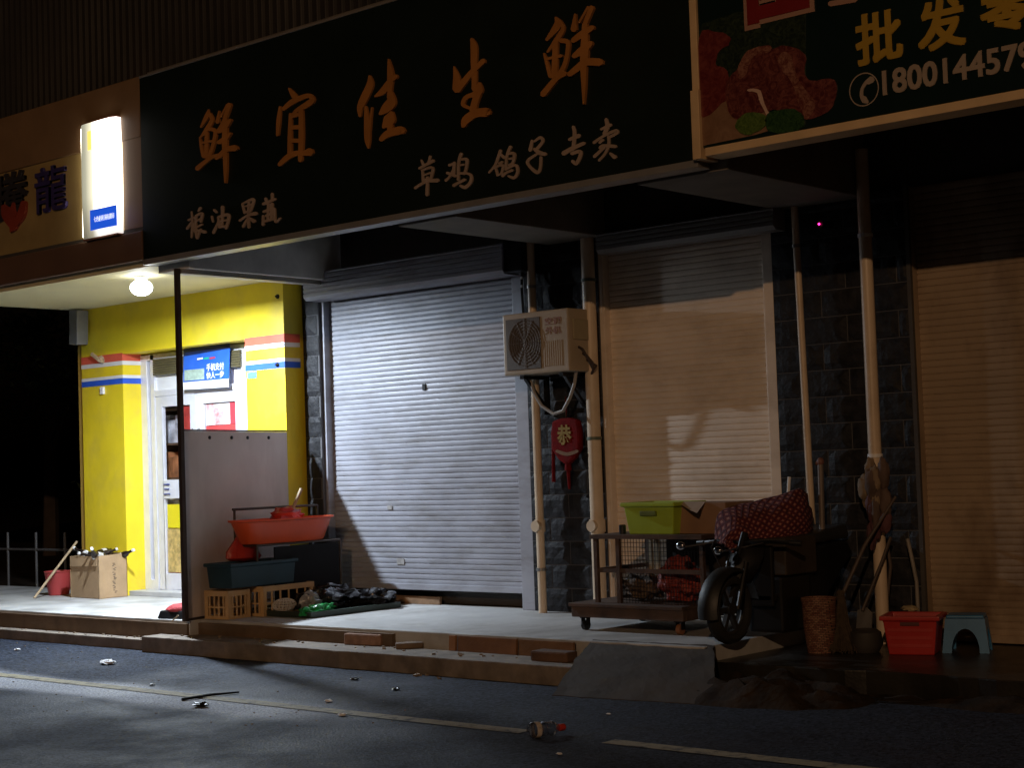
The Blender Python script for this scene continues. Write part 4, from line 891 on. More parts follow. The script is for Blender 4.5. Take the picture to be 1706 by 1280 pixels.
# ================================================================== STUFF BY THE PANEL
def crate(name, label, cat, c, sx, sy, h, rz, mat, rows=3, cols=7, group=None, taper=1.0):
    """open plastic crate: rims, slotted walls built from bars, floor"""
    mb = MB(); M4 = Matrix.Translation(c) @ Matrix.Rotation(rz, 4, 'Z'); t = .012
    def bx(x0, x1, y0, y1, z0, z1):
        n0 = len(mb.v); mb.box(x0, x1, y0, y1, z0, z1)
        for i in range(n0, len(mb.v)):
            v = mb.v[i]; k = 1-(1-taper)*(1-v.z/h); mb.v[i] = M4 @ Vector((v.x*k, v.y*k, v.z))
    hx, hy = sx/2, sy/2
    for z0, z1 in [(0, .025), (h-.045, h)] + [((i/rows)*(h-.05)+.0, (i/rows)*(h-.05)+.012) for i in range(1, rows)]:
        bx(-hx, hx, -hy, -hy+t, z0, z1); bx(-hx, hx, hy-t, hy, z0, z1); bx(-hx, -hx+t, -hy+t, hy-t, z0, z1); bx(hx-t, hx, -hy+t, hy-t, z0, z1)
    for i in range(cols+1):
        f = -1+2*i/cols; w_ = .02 if i in (0, cols) else .006
        x = f*(hx-w_); bx(x-w_, x+w_, -hy+.001, -hy+t-.001, .02, h-.04); bx(x-w_, x+w_, hy-t+.001, hy-.001, .02, h-.04)
        y = f*(hy-w_); bx(-hx+.001, -hx+t-.001, y-w_, y+w_, .02, h-.04); bx(hx-t+.001, hx-.001, y-w_, y+w_, .02, h-.04)
    bx(-hx+t, hx-t, -hy+t, hy-t, .004, .012)
    o = mb.build(name, mat); tag(o, label, cat, group); return o
CG = 'plastic crates piled against the grey panel'
crate('plastic_crate', 'cream slotted crate under the dark teal crate, nearest the post', 'crate', Vector((-10.91, 8.735, .25)), .29, .25, .235, R(4), CREAMC, 2, 5, CG)
crate('plastic_crate', 'cream slotted crate beside the black polythene bags', 'crate', Vector((-10.85, 9.22, .25)), .32, .60, .25, R(3), CREAMC, 2, 6, CG)
def solidtub(name, label, cat, c, sx, sy, h, rz, mat, tp=.9, group=None, t=.012, lip=.02):
    mb = MB(); M4 = Matrix.Translation(c) @ Matrix.Rotation(rz, 4, 'Z')
    def ring(k, z, ins=0): return [M4 @ Vector((a*(sx/2*k-ins), b*(sy/2*k-ins), z)) for a, b in ((-1,-1),(1,-1),(1,1),(-1,1))]
    rings = [ring(tp, 0), ring(1, h-.03), ring(1, h-.03, -lip), ring(1, h, -lip), ring(1, h, t), ring(tp, t, t)]
    n0 = len(mb.v); mb.v += [v for r_ in rings for v in r_]
    for i in range(len(rings)-1):
        for k in range(4): a = n0+i*4+k; b = n0+i*4+(k+1) % 4; mb.f.append([a, b, b+4, a+4])
    mb.f += [[n0+3, n0+2, n0+1, n0], [n0+20, n0+21, n0+22, n0+23]]
    o = mb.build(name, mat, bevel=.008) if label is None or True else None
    tag(o, label, cat, group); return o
solidtub('plastic_crate', 'dark teal crate stacked on the cream crates in front of the panel', 'crate', Vector((-10.88, 8.98, .503)), .30, .74, .21, R(3), TEAL, .95, CG)
# rack with the red basin
rk = thing('metal_rack', 'dark metal rack with a sheeted side carrying the red basin', 'rack', (-10.92, 9.4, .25))
mb = MB()
RX0, RX1, RY0, RY1 = -11.09, -10.80, 8.98, 9.93
for x in (RX0, RX1):
    for y in (RY0, RY1): mb.tube([(x, y, .25), (x, y, 1.15 if x == RX0 else .84)], .011, 8)
mb.tube([(RX0, RY0-.02, 1.15), (RX0, RY1, 1.15)], .011, 8)
for x in (RX0, RX1): mb.tube([(x, RY0, .84), (x, RY1, .84)], .010, 8)
for y in (RY0, RY1): mb.tube([(RX0, y, .84), (RX1, y, .84)], .010, 8)
mb.build('rack_frame', M('dark_steel', (.10, .085, .075), .45, metal=.6, var=.3), rk, smooth=True)
mb = MB(); mb.box(-10.80, -10.785, 9.16, 9.90, .27, .82); mb.box(-11.08, -10.8, 9.89, 9.905, .27, .82); mb.build('side_sheet', M('black_sheet', (.006, .006, .006), .6, var=.3, bump=.2, bscale=12, spec=.2), rk)
def basin():
    mb = MB(); n = 40; c = Vector((-10.90, 9.35, -.01))
    def ring(ax, ay, z, p=3.2):
        out = []
        for k in range(n):
            a = 2*math.pi*k/n; ca, sa = math.cos(a), math.sin(a); r_ = (abs(ca)**p+abs(sa)**p)**(-1/p)
            out.append(c+Vector((ax*ca*r_, ay*sa*r_, z)))
        return out
    rings = [ring(.12, .42, .862), ring(.135, .435, .875), ring(.17, .515, 1.05), ring(.19, .54, 1.055), ring(.192, .542, 1.07), ring(.165, .51, 1.068), ring(.13, .43, .885), ring(.02, .08, .88)]
    for r_ in rings: mb.v += r_
    for i in range(len(rings)-1):
        for k in range(n): a = i*n+k; b = i*n+(k+1) % n; mb.f.append([a, b, b+n, a+n])
    mb.f.append([k for k in range(n)][::-1]); mb.f.append([7*n+k for k in range(n)])
    return mb
o = basin().build('plastic_basin', REDO, smooth=True); tag(o, 'long orange red plastic basin resting on the metal rack', 'basin')
mb = MB(); mb.tube([at_x(478, 870, -10.95), at_x(502, 815, -10.95)], [.012, .016], 8); o = mb.build('brush_handle', PWOOD, smooth=True); tag(o, 'wooden brush handle sticking up out of the red basin', 'brush handle')
mb = MB(); mb.blob((-10.96, 9.45, 1.08), (.08, .16, .07), 3, .35); o = mb.build('red_cloth', REDBAG, smooth=True); tag(o, 'crumpled red cloth lying in the orange red basin', 'cloth')
def hangbag(c, rx, ry, h, seed):
    mb = MB(); n = 26; prof = [(.10, 0), (.22, -.12), (.5, -.35), (.85, -.7), (1, -.88), (.7, -.98), (.1, -1.0)]
    for r_, z in prof:
        for k in range(n):
            a = 2*math.pi*k/n; q = 1+.28*noise.noise(Vector((math.cos(a)*2, math.sin(a)*2, z*3+seed)))+.16*noise.noise(Vector((math.cos(a)*6, math.sin(a)*6, z*7+seed)))
            mb.v.append(Vector((c[0]+math.cos(a)*rx*r_*q, c[1]+math.sin(a)*ry*r_*q, c[2]+z*h)))
    for i in range(len(prof)-1):
        for k in range(n): a = i*n+k; b = i*n+(k+1) % n; mb.f.append([a, b, b+n, a+n])
    mb.f.append([k for k in range(n)]); mb.f.append([(len(prof)-1)*n+k for k in range(n)]); return mb
o = hangbag((-11.04, 9.03, 1.0), .10, .17, .30, 2).build('red_bag', REDBAG, smooth=True); tag(o, 'thin red polythene bag hanging from the metal rack', 'bag')
# bags, tray and green bag on the platform
mb = MB(); mb.box(-10.72, -10.12, 8.96, 10.0, .252, .262); mb.box(-10.72, -10.70, 8.96, 10, .262, .30); mb.box(-10.14, -10.12, 8.96, 10, .262, .30); mb.box(-10.70, -10.14, 8.96, 8.98, .262, .30); mb.box(-10.70, -10.14, 9.98, 10.0, .262, .30)
o = mb.build('shallow_tray', M('dark_green_tray', (.025, .04, .03), .45, var=.2), bevel=.004); tag(o, 'shallow dark tray on the platform under the black bags', 'tray')
def crumple(c, r_, seed, amp=.3):
    mb = MB(); mb.blob(c, r_, seed, amp, 2.6, 40, 22)
    for v in mb.v:
        v += Vector((0, 0, .03*noise.noise(v*16)+.018*noise.noise(v*34))); v.z = max(v.z, c[2]-r_[2]*.95)
    return mb
BGp = 'bags lying in the tray'
o = crumple(Vector((-10.50, 9.52, .36)), (.22, .34, .10), 5).build('black_bag', BLACKBAG, smooth=True); tag(o, 'shiny crumpled black polythene bag in the tray, the larger one', 'bag', BGp)
o = crumple(Vector((-10.34, 9.85, .34)), (.20, .22, .07), 9).build('black_bag', BLACKBAG, smooth=True); tag(o, 'smaller crumpled black polythene bag at the wall end of the tray', 'bag', BGp)
o = crumple(Vector((-10.44, 9.26, .345)), (.09, .10, .08), 4).build('clear_bag', M('silver_film', (.35, .36, .38), .2, metal=.2, var=.3, bump=.8, bscale=22), smooth=True); tag(o, 'crumpled silvery plastic bag between the black bag and the green bag', 'bag', BGp)
mb = MB()
c = Vector((-10.56, 9.06, .34))
for k in range(7):
    a = -1.2+k*.4; R_ = .085*math.cos(a); mb.tube([(c.x+R_*math.cos(t*.42), c.y+R_*1.3*math.sin(t*.42), c.z+.055*math.sin(a)) for t in range(16)], .004, 5)
for k in range(18):
    a = k*.349; mb.tube([(c.x+.085*math.cos(a)*math.cos(b*.25-1.2), c.y+.11*math.sin(a)*math.cos(b*.25-1.2), c.z+.055*math.sin(b*.25-1.2)) for b in range(10)], .004, 5)
o = mb.build('net_basket', M('pale_net', (.6, .55, .48), .6, var=.1), smooth=True); tag(o, 'pale round net basket lying in the tray beside the cream crate', 'basket')
o = crumple(Vector((-10.21, 9.12, .30)), (.07, .17, .05), 12).build('green_bag', GREENB, smooth=True); tag(o, 'crumpled shiny green plastic bag at the front edge of the tray', 'bag')
# red and black cushion behind the post
cu_ = thing('low_stool', 'red topped black stool half hidden behind the dark post', 'stool', (-11.36, 8.58, .25))
mb = MB(); mb.taper(Vector((-11.33, 8.60, .25)), (.17, .15), (.15, .13), .07, R(10)); mb.build('stool_base', BLK, cu_, bevel=.015)
mb = MB(); mb.blob((-11.33, 8.60, .325), (.155, .14, .05), 1, .06); mb.build('stool_cushion', M('red_woven', (.42, .04, .045), .7, var=.25, scale=40, bump=.8, bscale=90), cu_, smooth=True)
mb = MB(); mb.tube([at_z(286, 1036, .25), at_z(297, 1026, .3)], .006, 6); o = mb.build('wood_splinter', PWOOD); tag(o, 'short pale stick leaning at the foot of the dark post', 'stick')

# ================================================================== CART WITH CAGE AND BOXES
ct = thing('wooden_cart', 'low dark wooden cart on castors in front of the cream shutter', 'cart', (-7.0, 9.5, .25))
CX0, CX1, CY0, CY1 = -7.50, -6.50, 9.10, 9.95
mb = MB()
for i in range(6): mb.box(CX0, CX1, CY0+i*.1425, CY0+i*.1425+.138, .42, .445)
deck = mb.build('deck', WOOD, ct, bevel=.004)
mb = MB(); mb.box(CX0+.02, CX1-.0, CY0+.01, CY0+.05, .345, .419); mb.box(CX0+.02, CX1, CY1-.05, CY1-.01, .345, .419); mb.box(CX0+.02, CX0+.06, CY0+.05, CY1-.05, .345, .419); mb.box(CX1-.04, CX1, CY0+.05, CY1-.05, .345, .419); mb.build('bed_frame', WOOD, ct, bevel=.004)
for x in (CX0+.1, CX1-.07):
    for y in (CY0+.07, CY1-.1):
        mb = MB(); mb.box(x-.03, x+.03, y-.03, y+.03, .335, .344); mb.box(x-.026, x-.02, y-.02, y+.02, .285, .335); mb.box(x+.02, x+.026, y-.02, y+.02, .285, .335); cs = mb.build('castor', BLKM, ct)
        mb = MB(); mb.tube([(x-.016, y, .285), (x+.016, y, .285)], .036, 18); mb.build('castor_wheel', M('orange_rubber', (.25, .11, .05), .5, var=.2) if x > -7 and y < 9.3 else BLK, cs, smooth=True)
cg = thing('wire_cage', 'dark wire cage standing on the wooden cart and carrying the green box', 'cage', (-6.9, 9.5, .445))
GX0, GX1, GY0, GY1, GZ = -7.33, -6.38, 9.2, 9.85, .93
mb = MB()
for x in (GX0, GX1-.03):
    for y in (GY0, GY1-.03): mb.box(x, x+.03, y, y+.03, .445, GZ-.03)
mb.box(GX0+.2, GX0+.23, GY0, GY0+.03, .445, GZ-.03)
mb.box(GX0-.02, GX1, GY0-.01, GY1, GZ-.03, GZ); mb.box(GX0+.03, GX1-.03, GY0+.005, GY0+.025, .66, .69); mb.box(GX0+.005, GX0+.025, GY0+.03, GY1-.03, .66, .69)
mb.build('cage_frame', WOOD, cg)
mb = MB()
for i in range(27): x = GX0+.25+i*.026; mb.tube([(x, GY0+.012, .447), (x, GY0+.012, GZ-.031)], .0022, 5)
for i in range(14): z = .47+i*.031; mb.tube([(GX0+.235, GY0+.014, z), (GX1-.03, GY0+.014, z)], .0018, 5)
mb.build('cage_wires', BLKM, cg)
mb = MB(); mb.box(GX0+.2, GX1-.03, GY1-.035, GY1-.028, .447, GZ-.032); mb.build('cage_shade', M('cage_shade_dark', (.022, .017, .014), .8, var=.4), cg)  # dark sheet added for the shade inside the cage
mb = MB()
for x in (GX0+.05, GX0+.11): mb.box(x, x+.034, GY1-.06, GY1-.04, .447, GZ-.032)
mb.build('cage_slats', PWOOD, cg)
o = crumple(Vector((-6.72, 9.42, .60)), (.16, .14, .15), 21, .25).build('red_net_sack', M('red_net', (.30, .045, .03), .6, var=.5, scale=25, bump=.6), smooth=True); tag(o, 'faded red net sack inside the wire cage on the cart', 'sack')
o = crumple(Vector((-7.08, 9.45, .55)), (.16, .14, .10), 22, .25).build('brown_sack', M('brown_sack', (.11, .075, .05), .8, var=.5, scale=25, bump=.6), smooth=True); tag(o, 'dim brown sack inside the wire cage beside the red net sack', 'sack')
# lime box
gx0, gx1 = at_y(1043, 860, 9.28).x, at_y(1122, 860, 9.28).x
lb = solidtub('lime_box', 'lime green plastic storage box on top of the cage', 'box', Vector(((gx0+gx1)/2+.02, 9.42, GZ)), gx1-gx0+.03, .34, .225, R(-2), LIME, .88)
mb = MB(); mb.box((gx0+gx1)/2-.055, (gx0+gx1)/2+.085, 9.237, 9.262, GZ+.13, GZ+.165); mb.build('grip_slot', M('lime_shadow', (.12, .16, .02), .6), lb, bevel=.005)
mb = MB(); x_ = at_y(1131, 868, 9.35).x; mb.box(x_, x_+.40, 9.34, 9.70, GZ+.001, GZ+.215); cbx = mb.build('cardboard_carton', M('dark_cardboard', (.26, .15, .085), .75, var=.15, scale=5), bevel=.004); tag(cbx, 'brown cardboard carton on the cage between the lime box and the red quilt', 'carton')
mb = MB(); mb.prism([(x_+.0, 9.335, GZ+.222), (x_+.24, 9.335, GZ+.222), (x_+.26, 9.20, GZ+.15), (x_+.20, 9.22, GZ+.165)], (0, .004, .003)); mb.build('carton_flap', M('pale_card', (.42, .33, .25), .75, var=.1), cbx)
mb = MB(); c = at_y(1037, 880, 9.3); mb.lathe([(.026, 0), (.026, .06), (.020, .066)], (c.x, 9.3, GZ+.001), 16); o = mb.build('small_jar', BLK, smooth=True); tag(o, 'small dark jar on the cage edge beside the lime box', 'jar')

# ================================================================== ELECTRIC SCOOTER WITH THE RED QUILT
sx = -5.93; FY, RYw = 8.82, 9.92; zf = .25
sct = thing('electric_scooter', 'black electric scooter parked nose out under the red patterned quilt', 'scooter', (sx, 9.5, zf))
def wheel(y):
    mb = MB(); n = 32; prof = [(-.045, .165), (-.05, .19), (-.035, .215), (0, .225), (.035, .215), (.05, .19), (.045, .165)]
    for k in range(n):
        a = 2*math.pi*k/n
        for dx, r_ in prof: mb.v.append(Vector((sx+dx, y+math.cos(a)*r_, zf+.225+math.sin(a)*r_)))
    p = len(prof)
    for k in range(n):
        for i in range(p): a = k*p+i; b = k*p+(i+1) % p; c_ = ((k+1) % n)*p; mb.f.append([a, b, c_+(i+1) % p, c_+i])
    wh = mb.build('wheel', M('tyre_rubber', (.012, .012, .011), .75, var=.3, bump=.4, bscale=60), sct, smooth=True)
    mb = MB(); mb.tube([(sx-.03, y, zf+.225), (sx+.03, y, zf+.225)], .04, 14)
    for k in range(6):
        a = 2*math.pi*k/6; mb.obox((sx, y+math.cos(a)*.1, zf+.225+math.sin(a)*.1), (.03, .13, .03), rx=a)
    mb.tube([(sx, y+math.cos(t*.1963)*.16, zf+.225+math.sin(t*.1963)*.16) for t in range(33)], .016, 8); mb.build('rim', M('dark_rim', (.03, .03, .03), .5, metal=.4, var=.3), wh, smooth=True)
wheel(FY); wheel(RYw)
def arch(y, r0, a0, a1, wd, mat, name):
    mb = MB(); n = 14
    for i in range(n+1):
        a = a0+(a1-a0)*i/n
        for dx, dr in ((-wd, -.02), (-wd*.6, .004), (0, .01), (wd*.6, .004), (wd, -.02)): mb.v.append(Vector((sx+dx, y+math.cos(a)*(r0+dr), zf+.225+math.sin(a)*(r0+dr))))
    for i in range(n):
        for k in range(4): a = i*5+k; mb.f.append([a, a+1, a+6, a+5])
    return mb.build(name, mat, sct, smooth=True)
GB = M('black_gloss_paint', (.009, .009, .010), .45, spec=.3, var=.2, bump=.02)
arch(FY, .265, R(10), R(190), .075, M('grey_black_fender', (.010, .011, .011), .5, var=.2), 'front_fender')
arch(RYw, .26, R(-10), R(150), .085, GB, 'rear_fender')
mb = MB()
for dx in (-.07, .07): mb.tube([(sx+dx, FY, zf+.225), (sx+dx, FY+.12, zf+.52)], .016, 8)
mb.tube([(sx, FY+.10, zf+.50), (sx, FY+.22, zf+.70)], .025, 10); mb.build('fork', BLKM, sct, smooth=True)
mb = MB(); prof = [(.05, FY+.06, .38), (.11, FY+.08, .46), (.13, FY+.13, .55), (.11, FY+.18, .62), (.06, FY+.22, .66)]
for wd, y, z in prof: mb.v += [Vector((sx-wd, y+.10, zf+z)), Vector((sx-wd*.55, y+.01, zf+z)), Vector((sx, y-.02, zf+z)), Vector((sx+wd*.55, y+.01, zf+z)), Vector((sx+wd, y+.10, zf+z)), Vector((sx+wd*.8, y+.15, zf+z)), Vector((sx-wd*.8, y+.15, zf+z))]
for i in range(len(prof)-1):
    for k in range(7): a = i*7+k; b = i*7+(k+1) % 7; mb.f.append([a, b, b+7, a+7])
mb.f.append([0, 1, 2, 3, 4, 5, 6]); mb.f.append([28+i for i in range(7)]); mb.build('front_cowl', GB, sct, smooth=True)
mb = MB(); mb.blob((sx, FY+.09, zf+.54), (.05, .035, .045), amp=0); mb.build('headlight', glass('headlight_glass', (.6, .6, .6)), sct, smooth=True)
mb = MB(); mb.tube([(sx-.33, FY+.24, zf+.64), (sx-.2, FY+.2, zf+.65), (sx, FY+.18, zf+.64), (sx+.2, FY+.2, zf+.65), (sx+.33, FY+.24, zf+.64)], .014, 8); hbar = mb.build('handlebar', BLKM, sct, smooth=True)
for s in (-1, 1):
    mb = MB(); mb.tube([(sx+s*.33, FY+.24, zf+.64), (sx+s*.40, FY+.26, zf+.635)], .019, 10); mb.build('grip', BLK, hbar, smooth=True)
    px, py = (1134, 910) if s < 0 else (1196, 918); c = at_y(px, py, FY+.1)
    mb = MB(); mb.blob((c.x, c.y, c.z), (.035, .02, .028), amp=0); mb.tube([(c.x, c.y+.01, c.z-.01), (sx+s*.2, FY+.2, zf+.65)], .006, 6); mb.build('mirror', CHROME, hbar, smooth=True)
mb = MB(); mb.tube([(sx-.22, FY+.2, zf+.66), (sx-.16, FY+.06, zf+.62), (sx-.06, FY+.05, zf+.45), (sx-.05, FY+.02, zf+.27)], .005, 6); mb.build('brake_cable', BLK, sct, smooth=True)
mb = MB(); mb.box(sx-.15, sx+.15, FY+.28, FY+.62, zf+.25, zf+.30); mb.build('footboard', BLK, sct, bevel=.012)
mb = MB(); pr_ = [(FY+.60, .14), (FY+.60, .52), (FY+.72, .58), (FY+1.28, .60), (FY+1.36, .50), (FY+1.2, .40), (FY+.9, .16)]
mb.prism([(sx-.15, y, zf+z) for y, z in pr_], (.30, 0, 0)); mb.build('body_shell', GB, sct, bevel=.025)
mb = MB(); mb.prism([(sx-.14, y, zf+z) for y, z in [(FY+.58, .585), (FY+.62, .66), (FY+.9, .67), (FY+1.3, .71), (FY+1.34, .61), (FY+.8, .595)]], (.28, 0, 0)); mb.build('seat', M('seat_vinyl', (.025, .024, .024), .45, var=.2, bump=.2), sct, bevel=.025)
YQ = 9.18
mb = MB(); mb.box(at_y(1246, 1000, YQ).x, at_y(1304, 1000, YQ).x, YQ, YQ+.36, .29, at_y(1305, 962, YQ).z); mb.build('cargo_base', GB, sct, bevel=.02)
mb = MB(); mb.box(at_y(1270, 930, YQ).x, at_y(1308, 930, YQ).x, YQ+.01, YQ+.40, at_y(1305, 960, YQ).z, at_y(1320, 898, YQ).z); mb.build('cargo_box', M('dirty_dark_box', (.032, .024, .017), .7, var=.3, scale=6, bump=.2), sct, bevel=.012)
mb = MB(); mb.box(sx-.17, sx+.16, FY+.28, FY+.31, zf+.22, zf+.62); mb.build('leg_shield', GB, sct, bevel=.012)
# quilt: draped sheet with a woven print
def quiltmat():
    mt = bpy.data.materials.new('patterned_quilt'); mt.use_nodes = True; t = mt.node_tree; N = t.nodes; L = t.links; b = N['Principled BSDF']
    uv = N.new('ShaderNodeTexCoord'); mp = N.new('ShaderNodeMapping'); mp.inputs['Scale'].default_value = (1, 1, 1); L.new(uv.outputs['UV'], mp.inputs[0])
    vo = N.new('ShaderNodeTexVoronoi'); vo.inputs['Scale'].default_value = 19; vo.inputs['Randomness'].default_value = .12; vo.distance = 'CHEBYCHEV'; L.new(mp.outputs[0], vo.inputs['Vector'])
    r = N.new('ShaderNodeValToRGB'); r.color_ramp.interpolation = 'CONSTANT'; e = r.color_ramp.elements
    e[0].color = (.30, .13, .10, 1); e[1].position = .2; e[1].color = (.11, .012, .018, 1); q_ = e.new(.44); q_.color = (.03, .006, .012, 1)
    L.new(vo.outputs['Distance'], r.inputs[0]); L.new(r.outputs[0], b.inputs['Base Color']); b.inputs['Roughness'].default_value = .85
    bp = N.new('ShaderNodeBump'); bp.inputs['Strength'].default_value = .6; bp.inputs['Distance'].default_value = .02; L.new(vo.outputs['Distance'], bp.inputs['Height']); L.new(bp.outputs[0], b.inputs['Normal'])
    return mt
def quilt():
    # outline on the photograph: rises from the left cowl up to the right, hangs over the right side
    rows = [[(1190, 905, 9.05), (1196, 858, 9.25), (1225, 842, 9.4), (1260, 835, 9.55), (1300, 824, 9.7), (1330, 815, 9.85), (1346, 822, 10.0)],
            [(1200, 905, 8.98), (1222, 868, 9.15), (1245, 858, 9.28), (1275, 850, 9.42), (1310, 842, 9.56), (1338, 836, 9.72), (1352, 845, 9.9)],
            [(1208, 905, 8.95), (1232, 888, 9.08), (1256, 880, 9.2), (1284, 872, 9.34), (1316, 864, 9.48), (1342, 862, 9.66), (1356, 872, 9.86)],
            [(1216, 912, 8.95), (1240, 905, 9.06), (1262, 902, 9.18), (1288, 894, 9.32), (1318, 886, 9.46), (1344, 884, 9.64), (1358, 890, 9.84)],
            [(1222, 922, 8.97), (1246, 920, 9.08), (1266, 920, 9.2), (1288, 908, 9.33), (1316, 898, 9.47), (1342, 897, 9.64), (1357, 902, 9.84)]]
    G = [[at_y(*p) for p in r_] for r_ in rows]
    nu, nv = 40, 26; me = bpy.data.meshes.new('quilt'); vs = []; uvs = []
    def cm(P, t):
        n = len(P)-1; f = min(max(t*n, 0), n-1e-6); i = int(f); t = f-i; p0, p1, p2, p3 = P[max(i-1, 0)], P[i], P[i+1], P[min(i+2, n)]
        return .5*((2*p1)+(-p0+p2)*t+(2*p0-5*p1+4*p2-p3)*t*t+(-p0+3*p1-3*p2+p3)*t**3)
    for j in range(nv+1):
        for i in range(nu+1):
            p = cm([cm(r_, i/nu) for r_ in G], j/nv); wv = noise.noise(Vector((i*.16, j*.22, 3)))*.022+noise.noise(Vector((i*.45, j*.5, 9)))*.008
            vs.append(p+Vector((wv*.6, -abs(wv), wv*.5))); uvs.append((i/nu*1.1, j/nv*.62))
    fs = [[j*(nu+1)+i, j*(nu+1)+i+1, (j+1)*(nu+1)+i+1, (j+1)*(nu+1)+i] for j in range(nv) for i in range(nu)]
    mb = MB(); mb.v = vs; mb.f = fs; o = mb.build('quilt', quiltmat(), smooth=True, recalc=False)
    ul = o.data.uv_layers.new(name='UVMap')
    for lp_ in o.data.loops:
        j, i = divmod(lp_.vertex_index, nu+1); a, b = i/nu*1.1, j/nv*.62; ul.data[lp_.index].uv = ((a+b)*.75, (a-b)*.75)
    so = o.modifiers.new('thickness', 'SOLIDIFY'); so.thickness = .018; so.offset = 1
    return o
tag(quilt(), 'dark red quilt with a pale dotted print draped over the electric scooter', 'quilt')
mb = MB(); c = at_y(1316, 810, 9.9); mb.tube([at_y(1313, 828, 9.85), at_y(1315, 795, 9.85)], .012, 8); o = mb.build('white_stick', PRINT_W, smooth=True); tag(o, 'short white handle poking up behind the red quilt', 'handle')

# ================================================================== RIGHT: POLE, BASKET, BROOMS, CRATE, STOOL
zr = .15
pl = thing('metal_pole', 'upright grey metal pole with a small finial beside the wicker bin', 'pole', (-5.86, 9.88, zr))
a, b = at_y(1367, 772, 9.88), at_y(1372, 1005, 9.88)
mb = MB(); mb.tube([(a.x, 9.88, a.z), (b.x, 9.88, .15)], .021, 10); mb.build('pole_shaft', M('grey_pole', (.17, .14, .12), .5, metal=.3, var=.25, scale=3, bump=.1), pl, smooth=True)
mb = MB(); mb.blob((a.x, 9.88, a.z+.01), (.026, .026, .03), amp=0); mb.tube([(a.x, 9.88, a.z), (a.x-.03, 9.87, a.z+.0)], .014, 8); mb.build('finial', M('rusty_finial', (.2, .09, .07), .6, var=.3), pl, smooth=True)
def wicker():
    mt = bpy.data.materials.new('wicker'); mt.use_nodes = True; t = mt.node_tree; N = t.nodes; L = t.links; b = N['Principled BSDF']
    tc = N.new('ShaderNodeTexCoord'); wv = N.new('ShaderNodeTexBrick'); wv.inputs['Scale'].default_value = 22; wv.inputs['Color1'].default_value = (.30, .16, .10, 1); wv.inputs['Color2'].default_value = (.14, .04, .025, 1); wv.inputs['Mortar'].default_value = (.03, .02, .015, 1); wv.inputs['Mortar Size'].default_value = .03
    mp = N.new('ShaderNodeMapping'); mp.inputs['Rotation'].default_value = (R(90), 0, 0); L.new(tc.outputs['Object'], mp.inputs[0]); L.new(mp.outputs[0], wv.inputs['Vector'])
    L.new(wv.outputs['Color'], b.inputs['Base Color']); b.inputs['Roughness'].default_value = .75
    bp = N.new('ShaderNodeBump'); bp.inputs['Strength'].default_value = .8; bp.inputs['Distance'].default_value = .02; L.new(wv.outputs['Fac'], bp.inputs['Height']); bp.invert = True; L.new(bp.outputs[0], b.inputs['Normal']); return mt
c = at_z(1357, 1088, zr) + Vector((.03, .03, 0))
mb = MB(); mb.lathe([(.085, 0), (.105, .16), (.112, .33), (.118, .345), (.116, .36), (.10, .36), (.092, .2), (.0, .03)], (c.x, c.y, zr), 26); o = mb.build('wicker_bin', wicker(), smooth=True); tag(o, 'round red brown wicker bin at the foot of the grey pole', 'bin')
# broom: bundle of straws with a handle that leans on the pipe
bm_ = thing('straw_broom', 'straw broom head down beside the wicker bin with its handle leaning right', 'broom', (-5.45, 9.55, zr))
bb = Vector((-5.50, 9.45, zr)); tt = at_y(1400, 985, 9.6)
mb = MB(); rnd = random.Random(4)
for i in range(150):
    a = rnd.random()*6.28; r_ = rnd.random()**.5; mb.tube([tt+Vector((math.cos(a)*.02*r_, math.sin(a)*.02*r_, 0)), tt.lerp(bb, .55)+Vector((math.cos(a)*.06*r_, math.sin(a)*.05*r_, 0)), bb+Vector((math.cos(a)*.12*r_+.01, math.sin(a)*.09*r_, rnd.random()*.03))], [.004, .0055, .004], 4)
mb.build('straw_head', STRAW, bm_)
mb = MB(); mb.tube([tt+Vector((0, 0, -.05)), at_y(1440, 910, 9.75), at_y(1492, 828, 9.97)], [.014, .013, .011], 8); mb.build('broom_handle', M('dark_handle', (.07, .05, .04), .6, var=.3), bm_, smooth=True)
sv = thing('shovel', 'narrow shovel standing blade down between the broom and the drain pipe', 'shovel', (-5.45, 9.85, zr))
a, b = at_y(1437, 1018, 9.85), at_y(1470, 935, 9.95)
mb = MB(); mb.tube([a, b, at_y(1484, 895, 9.97)], .012, 8); mb.build('shovel_shaft', M('dark_handle', (.07, .05, .04), .6), sv, smooth=True)
mb = MB(); mb.prism([(a.x-.07, 9.85, zr), (a.x+.05, 9.85, zr), (a.x+.06, 9.87, a.z-.02), (a.x+.02, 9.87, a.z+.02), (a.x-.05, 9.87, a.z)], (0, .008, 0)); mb.build('shovel_blade', STEEL, sv)
mb = MB(); mb.lathe([(.08, 0), (.11, .05), (.10, .13), (.07, .15), (.05, .13)], (-5.36, 9.55, zr), 22); o = mb.build('clay_pot', M('dark_clay', (.03, .026, .022), .7, var=.3), smooth=True); tag(o, 'squat dark clay pot between the broom and the red crate', 'pot')
mb = MB(); pts = [(1512, 898), (1519, 930), (1527, 970), (1530, 1030)]
mb.tube([at_y(x, y, 10.0) for x, y in pts], .013, 8); o = mb.build('bent_handle', M('worn_grey_handle', (.22, .2, .17), .55, var=.25), smooth=True); tag(o, 'bent grey tool handle leaning on the stone behind the red crate', 'tool handle')
mb = MB(); mb.tube([at_y(x, y, 10.05) for x, y in ((1478, 905), (1484, 945), (1478, 1000), (1474, 1040))], .012, 8); o = mb.build('dark_handle', M('dark_handle', (.07, .05, .04), .6), smooth=True); tag(o, 'dark tool handle standing against the cream drain pipe', 'tool handle')
